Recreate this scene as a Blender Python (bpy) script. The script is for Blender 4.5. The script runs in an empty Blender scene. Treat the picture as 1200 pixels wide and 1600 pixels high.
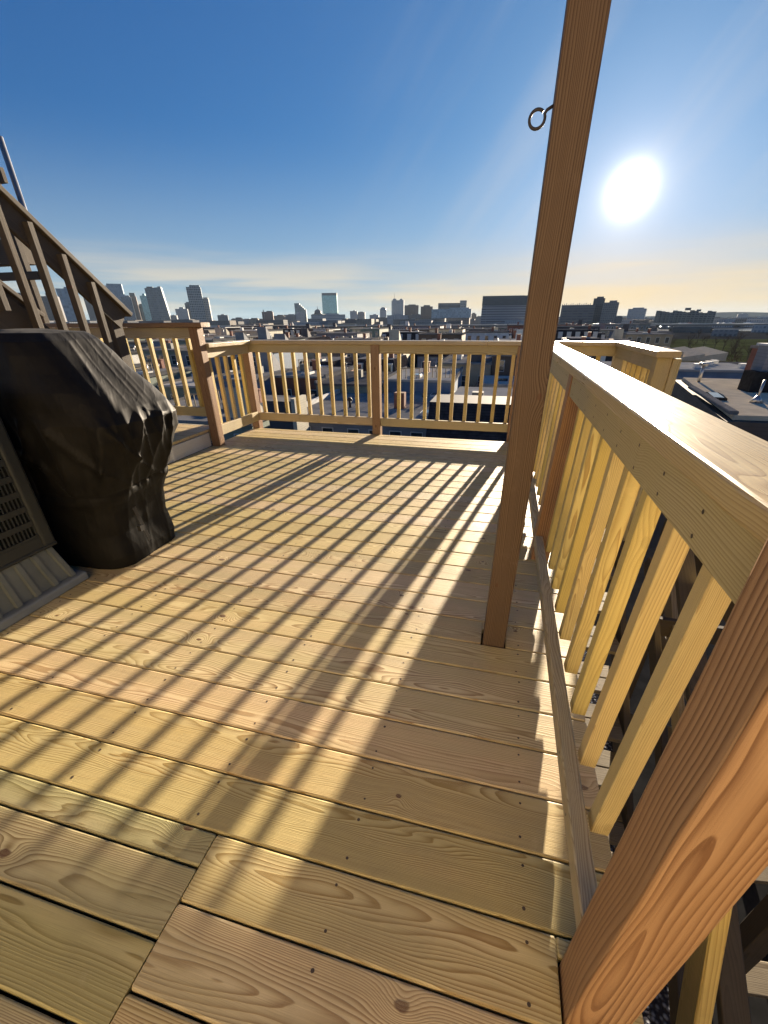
import bpy, bmesh, math, random
from mathutils import Vector, Matrix, noise
R = math.radians
random.seed(7)
scn = bpy.context.scene
col = scn.collection

# ------------------------------------------------------------------ camera
CAM = Vector((0.7764, -0.4373, 1.1164))
cam_d = bpy.data.cameras.new('camera')
cam = bpy.data.objects.new('camera', cam_d)
col.objects.link(cam)
fw = Vector((-0.2176, 0.8495, -0.4801)).normalized()
rt = Vector((0.9693, 0.2446, -0.0059)); rt = (rt - fw * rt.dot(fw)).normalized()
up = rt.cross(fw)
cam.matrix_world = Matrix(((rt.x, up.x, -fw.x, CAM.x), (rt.y, up.y, -fw.y, CAM.y), (rt.z, up.z, -fw.z, CAM.z), (0, 0, 0, 1)))
cam_d.sensor_fit = 'VERTICAL'
cam_d.sensor_height = 24.0
cam_d.lens = 646.09 / 1600 * 24.0
cam_d.shift_x = -8.9 / 1600
cam_d.shift_y = 54.7 / 1600
cam_d.clip_start = 0.02
cam_d.clip_end = 30000
scn.camera = cam

# ------------------------------------------------------------------ light
SUN_AZ, SUN_EL = R(10.2), R(10.9)
SD = Vector((math.sin(SUN_AZ) * math.cos(SUN_EL), math.cos(SUN_AZ) * math.cos(SUN_EL), math.sin(SUN_EL)))
sun_d = bpy.data.lights.new('sun', 'SUN')
sun_d.energy = 5.0
sun_d.angle = R(0.55)
sun_d.color = (1.0, 0.83, 0.62)
sun = bpy.data.objects.new('sun', sun_d)
col.objects.link(sun)
sun.location = (0, 0, 30)
sun.rotation_euler = SD.to_track_quat('Z', 'Y').to_euler()

scn.view_settings.view_transform = 'Standard'
scn.view_settings.look = 'None'
scn.view_settings.gamma = 1.0
scn.view_settings.exposure = 2.0


# ------------------------------------------------------------------ node helper
class N:
    def __init__(s, tree):
        s.t = tree
    def new(s, typ, **kw):
        n = s.t.nodes.new(typ)
        for k, v in kw.items():
            setattr(n, k, v)
        return n
    def put(s, sock, v):
        if isinstance(v, bpy.types.NodeSocket):
            s.t.links.new(v, sock)
        elif v is not None:
            sock.default_value = v
    def m(s, op, a, b=None, c=None, clamp=False):
        n = s.new('ShaderNodeMath', operation=op, use_clamp=clamp)
        s.put(n.inputs[0], a)
        if b is not None: s.put(n.inputs[1], b)
        if c is not None: s.put(n.inputs[2], c)
        return n.outputs[0]
    def vm(s, op, a, b=None):
        n = s.new('ShaderNodeVectorMath', operation=op)
        s.put(n.inputs[0], a)
        if b is not None: s.put(n.inputs[1], b)
        return n.outputs['Value'] if op in ('DOT_PRODUCT', 'LENGTH') else n.outputs[0]
    def xyz(s, x, y, z):
        n = s.new('ShaderNodeCombineXYZ')
        s.put(n.inputs[0], x); s.put(n.inputs[1], y); s.put(n.inputs[2], z)
        return n.outputs[0]
    def sep(s, v):
        n = s.new('ShaderNodeSeparateXYZ'); s.put(n.inputs[0], v)
        return n.outputs
    def noise(s, v, scale=1.0, detail=2.0, rough=0.5, col=False):
        n = s.new('ShaderNodeTexNoise'); s.put(n.inputs['Vector'], v)
        n.inputs['Scale'].default_value = scale
        n.inputs['Detail'].default_value = detail
        n.inputs['Roughness'].default_value = rough
        return n.outputs['Color'] if col else n.outputs['Fac']
    def white(s, v):
        n = s.new('ShaderNodeTexWhiteNoise', noise_dimensions='1D'); s.put(n.inputs['W'], v)
        return n.outputs['Value']
    def mix(s, f, a, b, typ='MIX'):
        n = s.new('ShaderNodeMix', data_type='RGBA', blend_type=typ)
        s.put(n.inputs[0], f)
        s.put(n.inputs[6], rgba(a)); s.put(n.inputs[7], rgba(b))
        return n.outputs[2]
    def ramp(s, v, a, b, c=0.0, d=1.0, smooth=True):
        n = s.new('ShaderNodeMapRange', interpolation_type='SMOOTHSTEP' if smooth else 'LINEAR')
        s.put(n.inputs[0], v)
        for i, k in enumerate((a, b, c, d)): s.put(n.inputs[1 + i], k)
        return n.outputs[0]


def rgba(c):
    if isinstance(c, bpy.types.NodeSocket): return c
    return (c[0], c[1], c[2], 1.0)


def new_mat(name):
    m = bpy.data.materials.new(name)
    m.use_nodes = True
    t = m.node_tree
    b = t.nodes['Principled BSDF']
    return m, N(t), b


# ------------------------------------------------------------------ world
w = bpy.data.worlds.new('World')
scn.world = w
w.use_nodes = True
wt = w.node_tree
wt.nodes.clear()
n = N(wt)
sky = n.new('ShaderNodeTexSky', sky_type='NISHITA', sun_disc=False)
sky.sun_elevation = SUN_EL
sky.sun_rotation = SUN_AZ
sky.air_density = 1.0
sky.dust_density = 0.6
sky.ozone_density = 2.0
sky.altitude = 50
d = n.new('ShaderNodeTexCoord').outputs['Generated']
dn = n.new('ShaderNodeVectorMath', operation='NORMALIZE'); n.put(dn.inputs[0], d); dv = dn.outputs[0]
dx, dy, dz = n.sep(dv)
az = n.m('ARCTAN2', dx, dy)
cosang = n.vm('DOT_PRODUCT', dv, tuple(SD))
ang = n.m('ARCCOSINE', n.m('MINIMUM', cosang, 0.999999))
# thin high cloud: streaks near the horizon and wisps round the sun, placed by direction
el = n.m('ARCSINE', dz)
st = n.noise(n.xyz(n.m('MULTIPLY', az, 1.6), n.m('MULTIPLY', el, 24.0), 0.3), 1.3, 3, 0.55)
band = n.m('MULTIPLY', n.ramp(el, 0.0, 0.03, 0.35, 1.0), n.ramp(el, 0.14, 0.05, 0.0, 1.0))
streak = n.m('MULTIPLY', n.ramp(st, 0.40, 0.66), band)
wisp = n.noise(n.xyz(n.m('MULTIPLY', n.m('ADD', az, n.m('MULTIPLY', el, -0.9)), 11.0), n.m('MULTIPLY', n.m('ADD', el, n.m('MULTIPLY', az, .5)), 1.6), 3.7), 1.0, 3.5, 0.55)
wispm = n.m('MULTIPLY', n.ramp(wisp, 0.42, 0.75), n.ramp(ang, 0.60, 0.12, 0.0, 0.22))
K = 0.137
sr, sg, sb = n.sep(sky.outputs[0])
def tone(c, A, B):
    D = n.m('MULTIPLY', c, K)
    return n.m('DIVIDE', n.m('MULTIPLY', D, A / 0.2), n.m('ADD', 1.0, n.m('DIVIDE', D, B)))
base = n.xyz(tone(sr, .165, 6.0), tone(sg, .54, 1.6), tone(sb, 1.14, 1.2))
lowl = n.ramp(el, 0.30, 0.0)
base = n.mix(n.m('MULTIPLY', lowl, 0.42), base, (3.0, 3.55, 3.75))
c1 = n.mix(n.m('MULTIPLY', streak, 0.75), base, (4.2, 3.6, 2.6))
nears = n.ramp(n.m('ABSOLUTE', n.m('SUBTRACT', az, SUN_AZ + .06)), 0.75, 0.0)
c1 = n.mix(n.m('MULTIPLY', n.m('MULTIPLY', nears, n.ramp(el, 0.16, 0.015)), n.m('ADD', .5, n.m('MULTIPLY', st, .6))), c1, (4.6, 3.5, 1.9))
c2 = n.mix(wispm, c1, (3.2, 3.3, 3.5))
# aureole of the sun in the thin cloud, and the over-bright disc itself
aur = n.m('POWER', 2.718, n.m('MULTIPLY', n.m('MULTIPLY', ang, ang), -1.0 / (0.15 ** 2)))
disc = n.m('POWER', 2.718, n.m('MULTIPLY', n.m('POWER', n.m('DIVIDE', ang, 0.020), 1.6), -1.0))
aur2 = n.m('POWER', 2.718, n.m('MULTIPLY', n.m('MULTIPLY', ang, ang), -1.0 / (0.055 ** 2)))
aur3 = n.m('POWER', 2.718, n.m('MULTIPLY', ang, -1.0 / 0.24))
c3 = n.mix(1.0, c2, n.mix(aur, (0, 0, 0), (.5, .43, .33)), 'ADD')
c3 = n.mix(1.0, c3, n.mix(aur2, (0, 0, 0), (1.7, 1.45, 1.1)), 'ADD')
c3 = n.mix(1.0, c3, n.mix(aur3, (0, 0, 0), (.50, .36, .22)), 'ADD')
c4 = n.mix(1.0, c3, n.mix(disc, (0, 0, 0), (30, 28, 24)), 'ADD')
bg = n.new('ShaderNodeBackground')
n.put(bg.inputs[0], c4)
bg.inputs[1].default_value = 0.05
wo = n.new('ShaderNodeOutputWorld')
wt.links.new(bg.outputs[0], wo.inputs[0])


# ------------------------------------------------------------------ materials
def wood_mat(name, light, dark, spacing=0.0065, contrast=0.75, rough=0.5, green=0.0, knots=1.0, tintv=0.18, grey=0.0, spec=0.4, crack=0.8):
    m, n, b = new_mat(name)
    g = n.new('ShaderNodeAttribute', attribute_name='grain').outputs['Vector']
    bid = n.new('ShaderNodeAttribute', attribute_name='bid').outputs['Fac']
    x, y, z = n.sep(g)
    b1 = n.white(n.m('ADD', bid, 0.11)); b2 = n.white(n.m('ADD', bid, 0.37)); b3 = n.white(n.m('ADD', bid, 0.73))
    off = n.m('MULTIPLY', b1, 91.0)
    w1 = n.m('SUBTRACT', n.noise(n.xyz(n.m('ADD', n.m('MULTIPLY', x, 0.9), off), n.m('MULTIPLY', y, 4.5), z), 1.0, 2.0), 0.5)
    w2 = n.m('SUBTRACT', n.noise(n.xyz(n.m('ADD', n.m('MULTIPLY', x, 1.6), off), n.m('ADD', n.m('MULTIPLY', y, 9.0), 5.0), z), 1.0, 2.0), 0.5)
    yo = n.m('ADD', y, n.m('MULTIPLY', n.m('SUBTRACT', b2, 0.5), 0.13))
    y2 = n.m('ADD', yo, n.m('MULTIPLY', w1, 0.06))
    z2 = n.m('ADD', n.m('ADD', z, n.m('MULTIPLY', w2, 0.05)), n.m('ADD', 0.03, n.m('MULTIPLY', b3, 0.05)))
    r = n.m('SQRT', n.m('ADD', n.m('MULTIPLY', y2, y2), n.m('MULTIPLY', z2, z2)))
    # knots: at most one in each stretch of the board
    L = 0.62
    xs = n.m('DIVIDE', n.m('ADD', x, off), L)
    cell = n.m('FLOOR', xs)
    k1 = n.white(n.m('ADD', cell, n.m('MULTIPLY', b2, 17.0))); k2 = n.white(n.m('ADD', n.m('MULTIPLY', cell, 1.7), n.m('MULTIPLY', b3, 29.0)))
    k3 = n.white(n.m('ADD', n.m('MULTIPLY', cell, 3.1), b1))
    kx = n.m('MULTIPLY', n.m('SUBTRACT', n.m('SUBTRACT', xs, cell), n.m('ADD', 0.3, n.m('MULTIPLY', k1, 0.4))), L)
    ky = n.m('SUBTRACT', y, n.m('MULTIPLY', n.m('SUBTRACT', k2, 0.5), 0.1))
    kx = n.m('MULTIPLY', kx, 0.62)
    kd = n.m('SQRT', n.m('ADD', n.m('MULTIPLY', kx, kx), n.m('MULTIPLY', ky, ky)))
    pres = n.m('MULTIPLY', n.m('LESS_THAN', k3, 0.42), knots)
    ks = n.m('MULTIPLY', pres, n.m('POWER', 2.718, n.m('MULTIPLY', n.m('MULTIPLY', kd, kd), -1.0 / 0.028 ** 2)))
    r = n.m('ADD', r, n.m('MULTIPLY', ks, 0.022))
    fine = n.m('ADD', n.m('MULTIPLY', n.noise(n.xyz(n.m('ADD', n.m('MULTIPLY', x, 3.0), off), n.m('MULTIPLY', y, 26.0), z), 1.0, 3.0), 0.0035), n.m('MULTIPLY', n.noise(n.xyz(n.m('MULTIPLY', r, 34.0), off, n.m('MULTIPLY', x, .3)), 1.0, 2.0), 0.016))
    ph = n.m('DIVIDE', n.m('ADD', r, fine), n.m('MULTIPLY', spacing, n.m('ADD', 0.7, n.m('MULTIPLY', b1, 0.7))))
    saw = n.m('FRACT', ph)
    ring = n.m('MULTIPLY', n.m('POWER', saw, 2.0), n.ramp(saw, 1.0, 0.9))
    ring = n.m('MULTIPLY', ring, n.m('ADD', 0.55, n.noise(n.xyz(n.m('MULTIPLY', ph, 0.35), n.m('MULTIPLY', x, 0.7), off), 1.0, 1.0)))
    fib = n.noise(n.xyz(n.m('ADD', n.m('MULTIPLY', x, 9.0), off), n.m('MULTIPLY', y, 420.0), n.m('MULTIPLY', z, 420.0)), 1.0, 2.0)
    blot = n.noise(n.xyz(n.m('ADD', n.m('MULTIPLY', x, 2.0), off), n.m('MULTIPLY', y, 11.0), z), 1.0, 3.0)
    c = n.mix(n.m('MULTIPLY', ring, contrast * 1.35, clamp=True), light, dark)
    c = n.mix(n.ramp(n.m('ADD', blot, n.m('MULTIPLY', n.m('SUBTRACT', b1, .5), .35)), 0.48, 0.72, 0.0, 0.32), c, [a * f for a, f in zip(light, (0.92, 0.80, 0.62))])
    if green > 0:
        c = n.mix(n.m('MULTIPLY', n.ramp(n.m('ADD', blot, n.m('MULTIPLY', b2, .3)), 0.38, 0.8), green), c, (0.30, 0.31, 0.13))
    if grey > 0:
        c = n.mix(n.m('MULTIPLY', n.ramp(blot, 0.3, 0.65, 0.5, 1.0), grey), c, (0.07, 0.06, 0.048))
    hsv = n.new('ShaderNodeHueSaturation')
    n.put(hsv.inputs['Color'], c)
    n.put(hsv.inputs['Hue'], n.m('ADD', 0.498, n.m('MULTIPLY', b3, 0.012)))
    n.put(hsv.inputs['Saturation'], n.m('ADD', 0.86, n.m('MULTIPLY', b2, 0.24)))
    n.put(hsv.inputs['Value'], n.m('MULTIPLY', n.m('ADD', 1.0 - tintv, n.m('MULTIPLY', b1, tintv * 1.6)), n.m('ADD', 0.86, n.m('MULTIPLY', fib, 0.28))))
    c = hsv.outputs[0]
    kr = n.m('ADD', 0.004, n.m('MULTIPLY', k1, 0.006))
    kdn = n.m('ADD', kd, n.m('MULTIPLY', n.m('SUBTRACT', n.noise(n.xyz(n.m('MULTIPLY', kx, 90.0), n.m('MULTIPLY', ky, 90.0), off), 1.0, 2.0), 0.5), 0.006))
    kmask = n.m('MULTIPLY', pres, n.ramp(n.m('DIVIDE', kdn, kr), 1.25, 0.75))
    c = n.mix(n.m('MULTIPLY', kmask, 0.85), c, (0.09, 0.035, 0.02))
    # drying checks: thin dark cracks that run with the grain
    cy = n.m('ADD', n.m('SUBTRACT', y, n.m('MULTIPLY', n.m('SUBTRACT', k1, 0.5), 0.08)), n.m('MULTIPLY', n.m('SUBTRACT', n.noise(n.xyz(n.m('ADD', n.m('MULTIPLY', x, 4.0), off), 2.0, 0.0), 1.0, 2.0), 0.5), 0.022))
    cm = n.m('MULTIPLY', n.ramp(n.m('ABSOLUTE', cy), 0.0011, 0.0004), n.ramp(n.noise(n.xyz(n.m('ADD', n.m('MULTIPLY', x, 5.0), off), 7.0, 0.0), 1.0, 2.0), 0.58, 0.66))
    cm = n.m('MULTIPLY', cm, n.m('MULTIPLY', n.m('LESS_THAN', k2, 0.5), crack))
    c = n.mix(cm, c, [q * .25 for q in dark])
    # handling dirt and scuffs in soft patches
    pos = n.new('ShaderNodeNewGeometry').outputs['Position']
    dirt = n.noise(pos, 2.3, 6.0, 0.62)
    c = n.mix(n.ramp(dirt, 0.50, 0.72, 0.0, 0.30), c, [q * .45 for q in light])
    c = n.mix(n.ramp(n.noise(pos, 9.0, 5.0, 0.7), 0.60, 0.75, 0.0, 0.22), c, [min(1, q * 1.15 + .02) for q in light])
    n.put(b.inputs['Base Color'], c)
    n.put(b.inputs['Roughness'], n.m('ADD', n.m('ADD', rough - 0.06, n.m('MULTIPLY', fib, 0.14)), n.m('MULTIPLY', n.m('SUBTRACT', dirt, .5), .25)))
    b.inputs['Specular IOR Level'].default_value = spec
    bp = n.new('ShaderNodeBump'); bp.inputs['Strength'].default_value = 0.35; bp.inputs['Distance'].default_value = 0.0012
    n.put(bp.inputs['Height'], n.m('ADD', n.m('MULTIPLY', ring, -0.6), n.m('ADD', n.m('MULTIPLY', fib, 0.9), n.m('MULTIPLY', kmask, -2.0))))
    n.put(b.inputs['Normal'], bp.outputs[0])
    return m


M = {}


def matte(m):
    """rough ground and roofing: plain diffuse, no sheen at grazing angles"""
    t = m.node_tree; b = t.nodes['Principled BSDF']
    d_ = t.nodes.new('ShaderNodeBsdfDiffuse'); d_.inputs['Roughness'].default_value = .6
    for a, c in (('Base Color', 'Color'), ('Normal', 'Normal')):
        if b.inputs[a].is_linked: t.links.new(b.inputs[a].links[0].from_socket, d_.inputs[c])
    out = [q for q in t.nodes if q.type == 'OUTPUT_MATERIAL'][0]
    t.links.new(d_.outputs[0], out.inputs['Surface'])
    t.nodes.remove(b)


M['deck'] = wood_mat('deck_pine', (0.68, 0.525, 0.285), (0.33, 0.19, 0.075), 0.0031, 1.05, 0.55, 0.30, 1.0, 0.12)
M['deck_green'] = wood_mat('greenish_treated_boards', (0.52, 0.43, 0.22), (0.24, 0.16, 0.06), 0.0036, 1.1, 0.5, 0.45, 1.0, 0.16)
M['rail'] = wood_mat('rail_pine', (0.54, 0.44, 0.27), (0.28, 0.19, 0.095), 0.0038, 0.9, 0.55, 0.25, 0.7, 0.08)
M['baluster'] = wood_mat('baluster_pine', (0.74, 0.57, 0.23), (0.42, 0.25, 0.08), 0.0036, 0.8, 0.5, 0.25, 0.25, 0.10)
M['post'] = wood_mat('cedar_post', (0.36, 0.205, 0.105), (0.15, 0.066, 0.03), 0.0062, 1.1, 0.5, 0.0, 0.9, 0.10)
M['brownpost'] = wood_mat('dark_brown_post', (0.145, 0.098, 0.066), (0.065, 0.038, 0.025), 0.006, 0.95, 0.6, 0.0, 0.6, 0.10, spec=0.25)
M['old'] = wood_mat('weathered_wood', (0.075, 0.052, 0.034), (0.03, 0.02, 0.013), 0.006, 0.8, 0.7, 0.0, 0.8, 0.15, grey=0.55)
M['cap'] = wood_mat('cap_rail_pine', (0.52, 0.405, 0.235), (0.31, 0.20, 0.10), 0.0038, 0.8, 0.31, 0.15, 0.7, 0.08, spec=0.4)
M['oldpale'] = wood_mat('pale_weathered_wood', (0.30, 0.25, 0.18), (0.13, 0.095, 0.06), 0.005, 0.9, 0.7, 0.0, 0.8, 0.15, grey=0.5)
M['whitewood'] = wood_mat('pale_fascia_wood', (0.62, 0.60, 0.53), (0.45, 0.40, 0.32), 0.006, 0.5, 0.5, 0.0, 1.0, 0.1)


def plain(name, c, rough=0.6, metal=0.0, vary=0.15, scale=6.0, spec=0.5, bump=0.0):
    m, n, b = new_mat(name)
    co = n.new('ShaderNodeTexCoord').outputs['Object']
    f = n.noise(co, scale, 4.0, 0.6)
    n.put(b.inputs['Base Color'], n.mix(n.ramp(f, 0.3, 0.7), [k * (1 - vary) for k in c], [min(1, k * (1 + vary)) for k in c]))
    n.put(b.inputs['Roughness'], n.m('ADD', rough - 0.06, n.m('MULTIPLY', f, 0.12)))
    b.inputs['Metallic'].default_value = metal
    b.inputs['Specular IOR Level'].default_value = spec
    if bump:
        bp = n.new('ShaderNodeBump'); bp.inputs['Strength'].default_value = bump; bp.inputs['Distance'].default_value = 0.01
        n.put(bp.inputs['Height'], f); n.put(b.inputs['Normal'], bp.outputs[0])
    return m


M['screw'] = plain('screw_steel', (0.07, 0.05, 0.035), 0.6)
M['black_hole'] = plain('dark_coil', (0.012, 0.012, 0.012), 0.7)
M['iron'] = plain('blackened_iron', (0.03, 0.025, 0.03), 0.6, 0.3)
M['galv'] = plain('galvanised_pipe', (0.42, 0.42, 0.42), 0.35, 0.8)
M['acpaint'] = plain('grey_green_enamel', (0.024, 0.027, 0.026), 0.5, 0, .1, 6, .3)
M['aclight'] = plain('pale_enamel', (0.14, 0.145, 0.13), 0.5)
M['riser'] = plain('grey_plastic', (0.11, 0.122, 0.112), 0.6)
M['pad'] = plain('blue_grey_composite', (0.15, 0.17, 0.18), 0.6)
M['membrane'] = plain('dark_roof_membrane', (0.03, 0.031, 0.033), 0.85, 0, .2, 6, .15)
M['asphalt'] = plain('asphalt', (0.05, 0.05, 0.052), 0.95, 0, 0.3, 0.05, 0.05)
M['white'] = plain('white_trim', (0.55, 0.55, 0.53), 0.6, 0, .1, 6, .3)
M['pvc'] = plain('white_plastic_pipe', (0.75, 0.75, 0.72), 0.4)
M['glass'] = plain('window_glass', (0.03, 0.04, 0.05), 0.12, 0, 0.1, 1.0, 0.8)
M['bark'] = plain('bark', (0.11, 0.085, 0.065), 0.9)
M['twig'] = plain('bare_twigs', (0.10, 0.075, 0.06), 0.9)
M['needles'] = plain('conifer_needles', (0.035, 0.05, 0.025), 0.8, 0, 0.4, 1.5)
M['grass'] = plain('winter_grass', (0.085, 0.095, 0.035), 0.95, 0, 0.4, 0.05, 0.03)
M['hill'] = plain('distant_hill', (0.07, 0.08, 0.075), 0.95, 0, 0.2, 0.002, 0.03)
M['concrete'] = plain('concrete', (0.20, 0.195, 0.19), 0.85, 0, .15, 6, .2)
M['siding'] = None


def fabric():
    m, n, b = new_mat('black_nylon_cover')
    co = n.new('ShaderNodeTexCoord').outputs['Object']
    f = n.noise(co, 7.0, 4.0, 0.6)
    c = n.mix(n.ramp(f, 0.35, 0.7), (0.0055, 0.0053, 0.005), (0.011, 0.0103, 0.009))
    n.put(b.inputs['Base Color'], c)
    n.put(b.inputs['Roughness'], n.m('ADD', 0.46, n.m('MULTIPLY', f, 0.2)))
    b.inputs['Specular IOR Level'].default_value = 0.13
    b.inputs['Sheen Weight'].default_value = 0.02
    b.inputs['Sheen Roughness'].default_value = 0.4
    bp = n.new('ShaderNodeBump'); bp.inputs['Strength'].default_value = 0.22; bp.inputs['Distance'].default_value = 0.014
    cz_ = n.sep(co)
    crs = n.noise(n.xyz(n.m('MULTIPLY', n.m('ADD', cz_[0], cz_[1]), 9.0), n.m('MULTIPLY', cz_[1], 3.0), n.m('MULTIPLY', cz_[2], 5.0)), 1.0, 3.0, 0.5)
    crs = n.m('POWER', n.m('SUBTRACT', 1.0, n.m('ABSOLUTE', n.m('MULTIPLY', n.m('SUBTRACT', crs, 0.5), 4.0)), clamp=True), 3.0)
    n.put(bp.inputs['Height'], n.m('ADD', n.m('MULTIPLY', crs, 0.35), n.m('MULTIPLY', n.noise(co, 34.0, 4.0, 0.6), 0.10))); n.put(b.inputs['Normal'], bp.outputs[0])
    return m


M['fabric'] = fabric()
M['seam'] = plain('dark_webbing', (0.022, 0.022, 0.022), 0.6)


def gravel():
    m, n, b = new_mat('blue_grey_gravel')
    co = n.new('ShaderNodeTexCoord').outputs['Object']
    v = n.new('ShaderNodeTexVoronoi'); n.put(v.inputs['Vector'], co); v.inputs['Scale'].default_value = 38
    n.put(b.inputs['Base Color'], n.mix(n.ramp(v.outputs['Distance'], 0.1, 0.6), n.mix(n.sep(v.outputs['Color'])[0], (0.20, 0.23, 0.28), (0.42, 0.44, 0.48)), (0.04, 0.04, 0.05)))
    bp = n.new('ShaderNodeBump'); bp.inputs['Distance'].default_value = 0.02
    n.put(bp.inputs['Height'], n.m('SUBTRACT', 1.0, v.outputs['Distance'])); n.put(b.inputs['Normal'], bp.outputs[0])
    b.inputs['Roughness'].default_value = 0.8
    return m


M['gravel'] = gravel()


def band_mat(name, c, line, axis='z', pitch=0.12, wdt=0.12, rough=0.7, vary=0.15, nscale=1.5):
    """clapboards, shingle courses, roofing rolls: a colour with thin lines across"""
    m, n, b = new_mat(name)
    co = n.new('ShaderNodeTexCoord').outputs['Object']
    x, y, z = n.sep(co)
    a = {'z': z, 'x': x, 'y': y, 'xy': n.m('ADD', x, y)}[axis]
    fr = n.m('FRACT', n.m('DIVIDE', a, pitch))
    ln = n.ramp(fr, wdt, 0.0)
    f = n.noise(co, nscale, 4.0, 0.6)
    cc = n.mix(n.ramp(f, 0.3, 0.7), [k * (1 - vary) for k in c], [min(1, k * (1 + vary)) for k in c])
    cc = n.mix(n.m('MULTIPLY', n.m('SUBTRACT', n.white(n.m('FLOOR', n.m('DIVIDE', a, pitch))), 0.5), vary * 1.2, clamp=False), cc, [k * .4 for k in c])
    n.put(b.inputs['Base Color'], n.mix(n.m('MULTIPLY', ln, 0.8), cc, line))
    b.inputs['Roughness'].default_value = rough
    b.inputs['Specular IOR Level'].default_value = 0.2
    bp = n.new('ShaderNodeBump'); bp.inputs['Strength'].default_value = 0.4; bp.inputs['Distance'].default_value = 0.01
    n.put(bp.inputs['Height'], fr); n.put(b.inputs['Normal'], bp.outputs[0])
    return m


M['tanroof'] = band_mat('tan_roofing_rolls', (0.60, 0.51, 0.38), (0.3, 0.25, 0.18), 'y', 0.9, 0.05, 0.8, 0.10)
M['greyroof'] = band_mat('grey_roofing_rolls', (0.27, 0.262, 0.25), (0.12, 0.12, 0.12), 'x', 0.95, 0.05, 0.85, 0.16, 0.5)
M['paleroof'] = band_mat('pale_roofing_rolls', (0.46, 0.44, 0.40), (0.24, 0.24, 0.22), 'y', 1.0, 0.04, 0.8, 0.12, 0.5)
M['darkroof'] = band_mat('dark_roofing_rolls', (0.13, 0.128, 0.126), (0.06, 0.06, 0.06), 'x', 1.0, 0.05, 0.85, 0.2, 0.5)
M['shingle'] = band_mat('dark_slate_courses', (0.055, 0.05, 0.055), (0.015, 0.015, 0.015), 'z', 0.16, 0.25, 0.7, 0.3, 2.0)
SID = {'grey': (0.22, 0.23, 0.25), 'white': (0.7, 0.7, 0.68), 'blue': (0.16, 0.22, 0.30), 'tan': (0.36, 0.30, 0.22), 'dark': (0.07, 0.07, 0.08), 'brick': (0.22, 0.10, 0.07), 'cream': (0.50, 0.46, 0.36), 'sage': (0.20, 0.24, 0.20), 'brown': (0.15, 0.11, 0.085), 'yellow': (0.50, 0.40, 0.25)}
for k, c in SID.items():
    M['sid_' + k] = band_mat(k + '_clapboard' if k != 'brick' else 'red_brick_courses', c, [a * 0.5 for a in c], 'z', 0.16 if k != 'brick' else 0.08, 0.15, 0.75, 0.12, 0.8)


for k in ('tanroof', 'greyroof', 'paleroof', 'darkroof', 'asphalt', 'grass', 'hill', 'membrane', 'concrete', 'bark', 'twig', 'gravel', 'shingle'):
    matte(M[k])


def facade(name, wall, win, fh=3.6, pitch=3.0, vz=0.55, vx=0.7, rough=0.25, metal=0.0):
    m, n, b = new_mat(name)
    co = n.new('ShaderNodeTexCoord').outputs['Object']
    x, y, z = n.sep(co)
    nz = n.sep(n.new('ShaderNodeNewGeometry').outputs['Normal'])[2]
    fz = n.m('FRACT', n.m('DIVIDE', z, fh)); h = n.m('DIVIDE', n.m('ADD', n.m('ADD', x, y), 500.0), pitch)
    fx = n.m('FRACT', h)
    mk = n.m('MULTIPLY', n.m('LESS_THAN', fz, vz), n.m('LESS_THAN', fx, vx))
    mk = n.m('MULTIPLY', mk, n.m('LESS_THAN', n.m('ABSOLUTE', nz), 0.5))
    rnd = n.white(n.m('ADD', n.m('FLOOR', h), n.m('MULTIPLY', n.m('FLOOR', n.m('DIVIDE', z, fh)), 57.3)))
    wc = n.mix(rnd, [k * 0.75 for k in win], [k * 1.3 for k in win])
    big = n.noise(n.xyz(x, y, z), 0.03, 3.0)
    wallc = n.mix(big, [k * 0.8 for k in wall], [k * 1.15 for k in wall])
    n.put(b.inputs['Base Color'], n.mix(mk, wallc, wc))
    n.put(b.inputs['Roughness'], n.m('ADD', 0.75, n.m('MULTIPLY', mk, rough - 0.75)))
    n.put(b.inputs['Metallic'], n.m('MULTIPLY', mk, metal))
    return m


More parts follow.
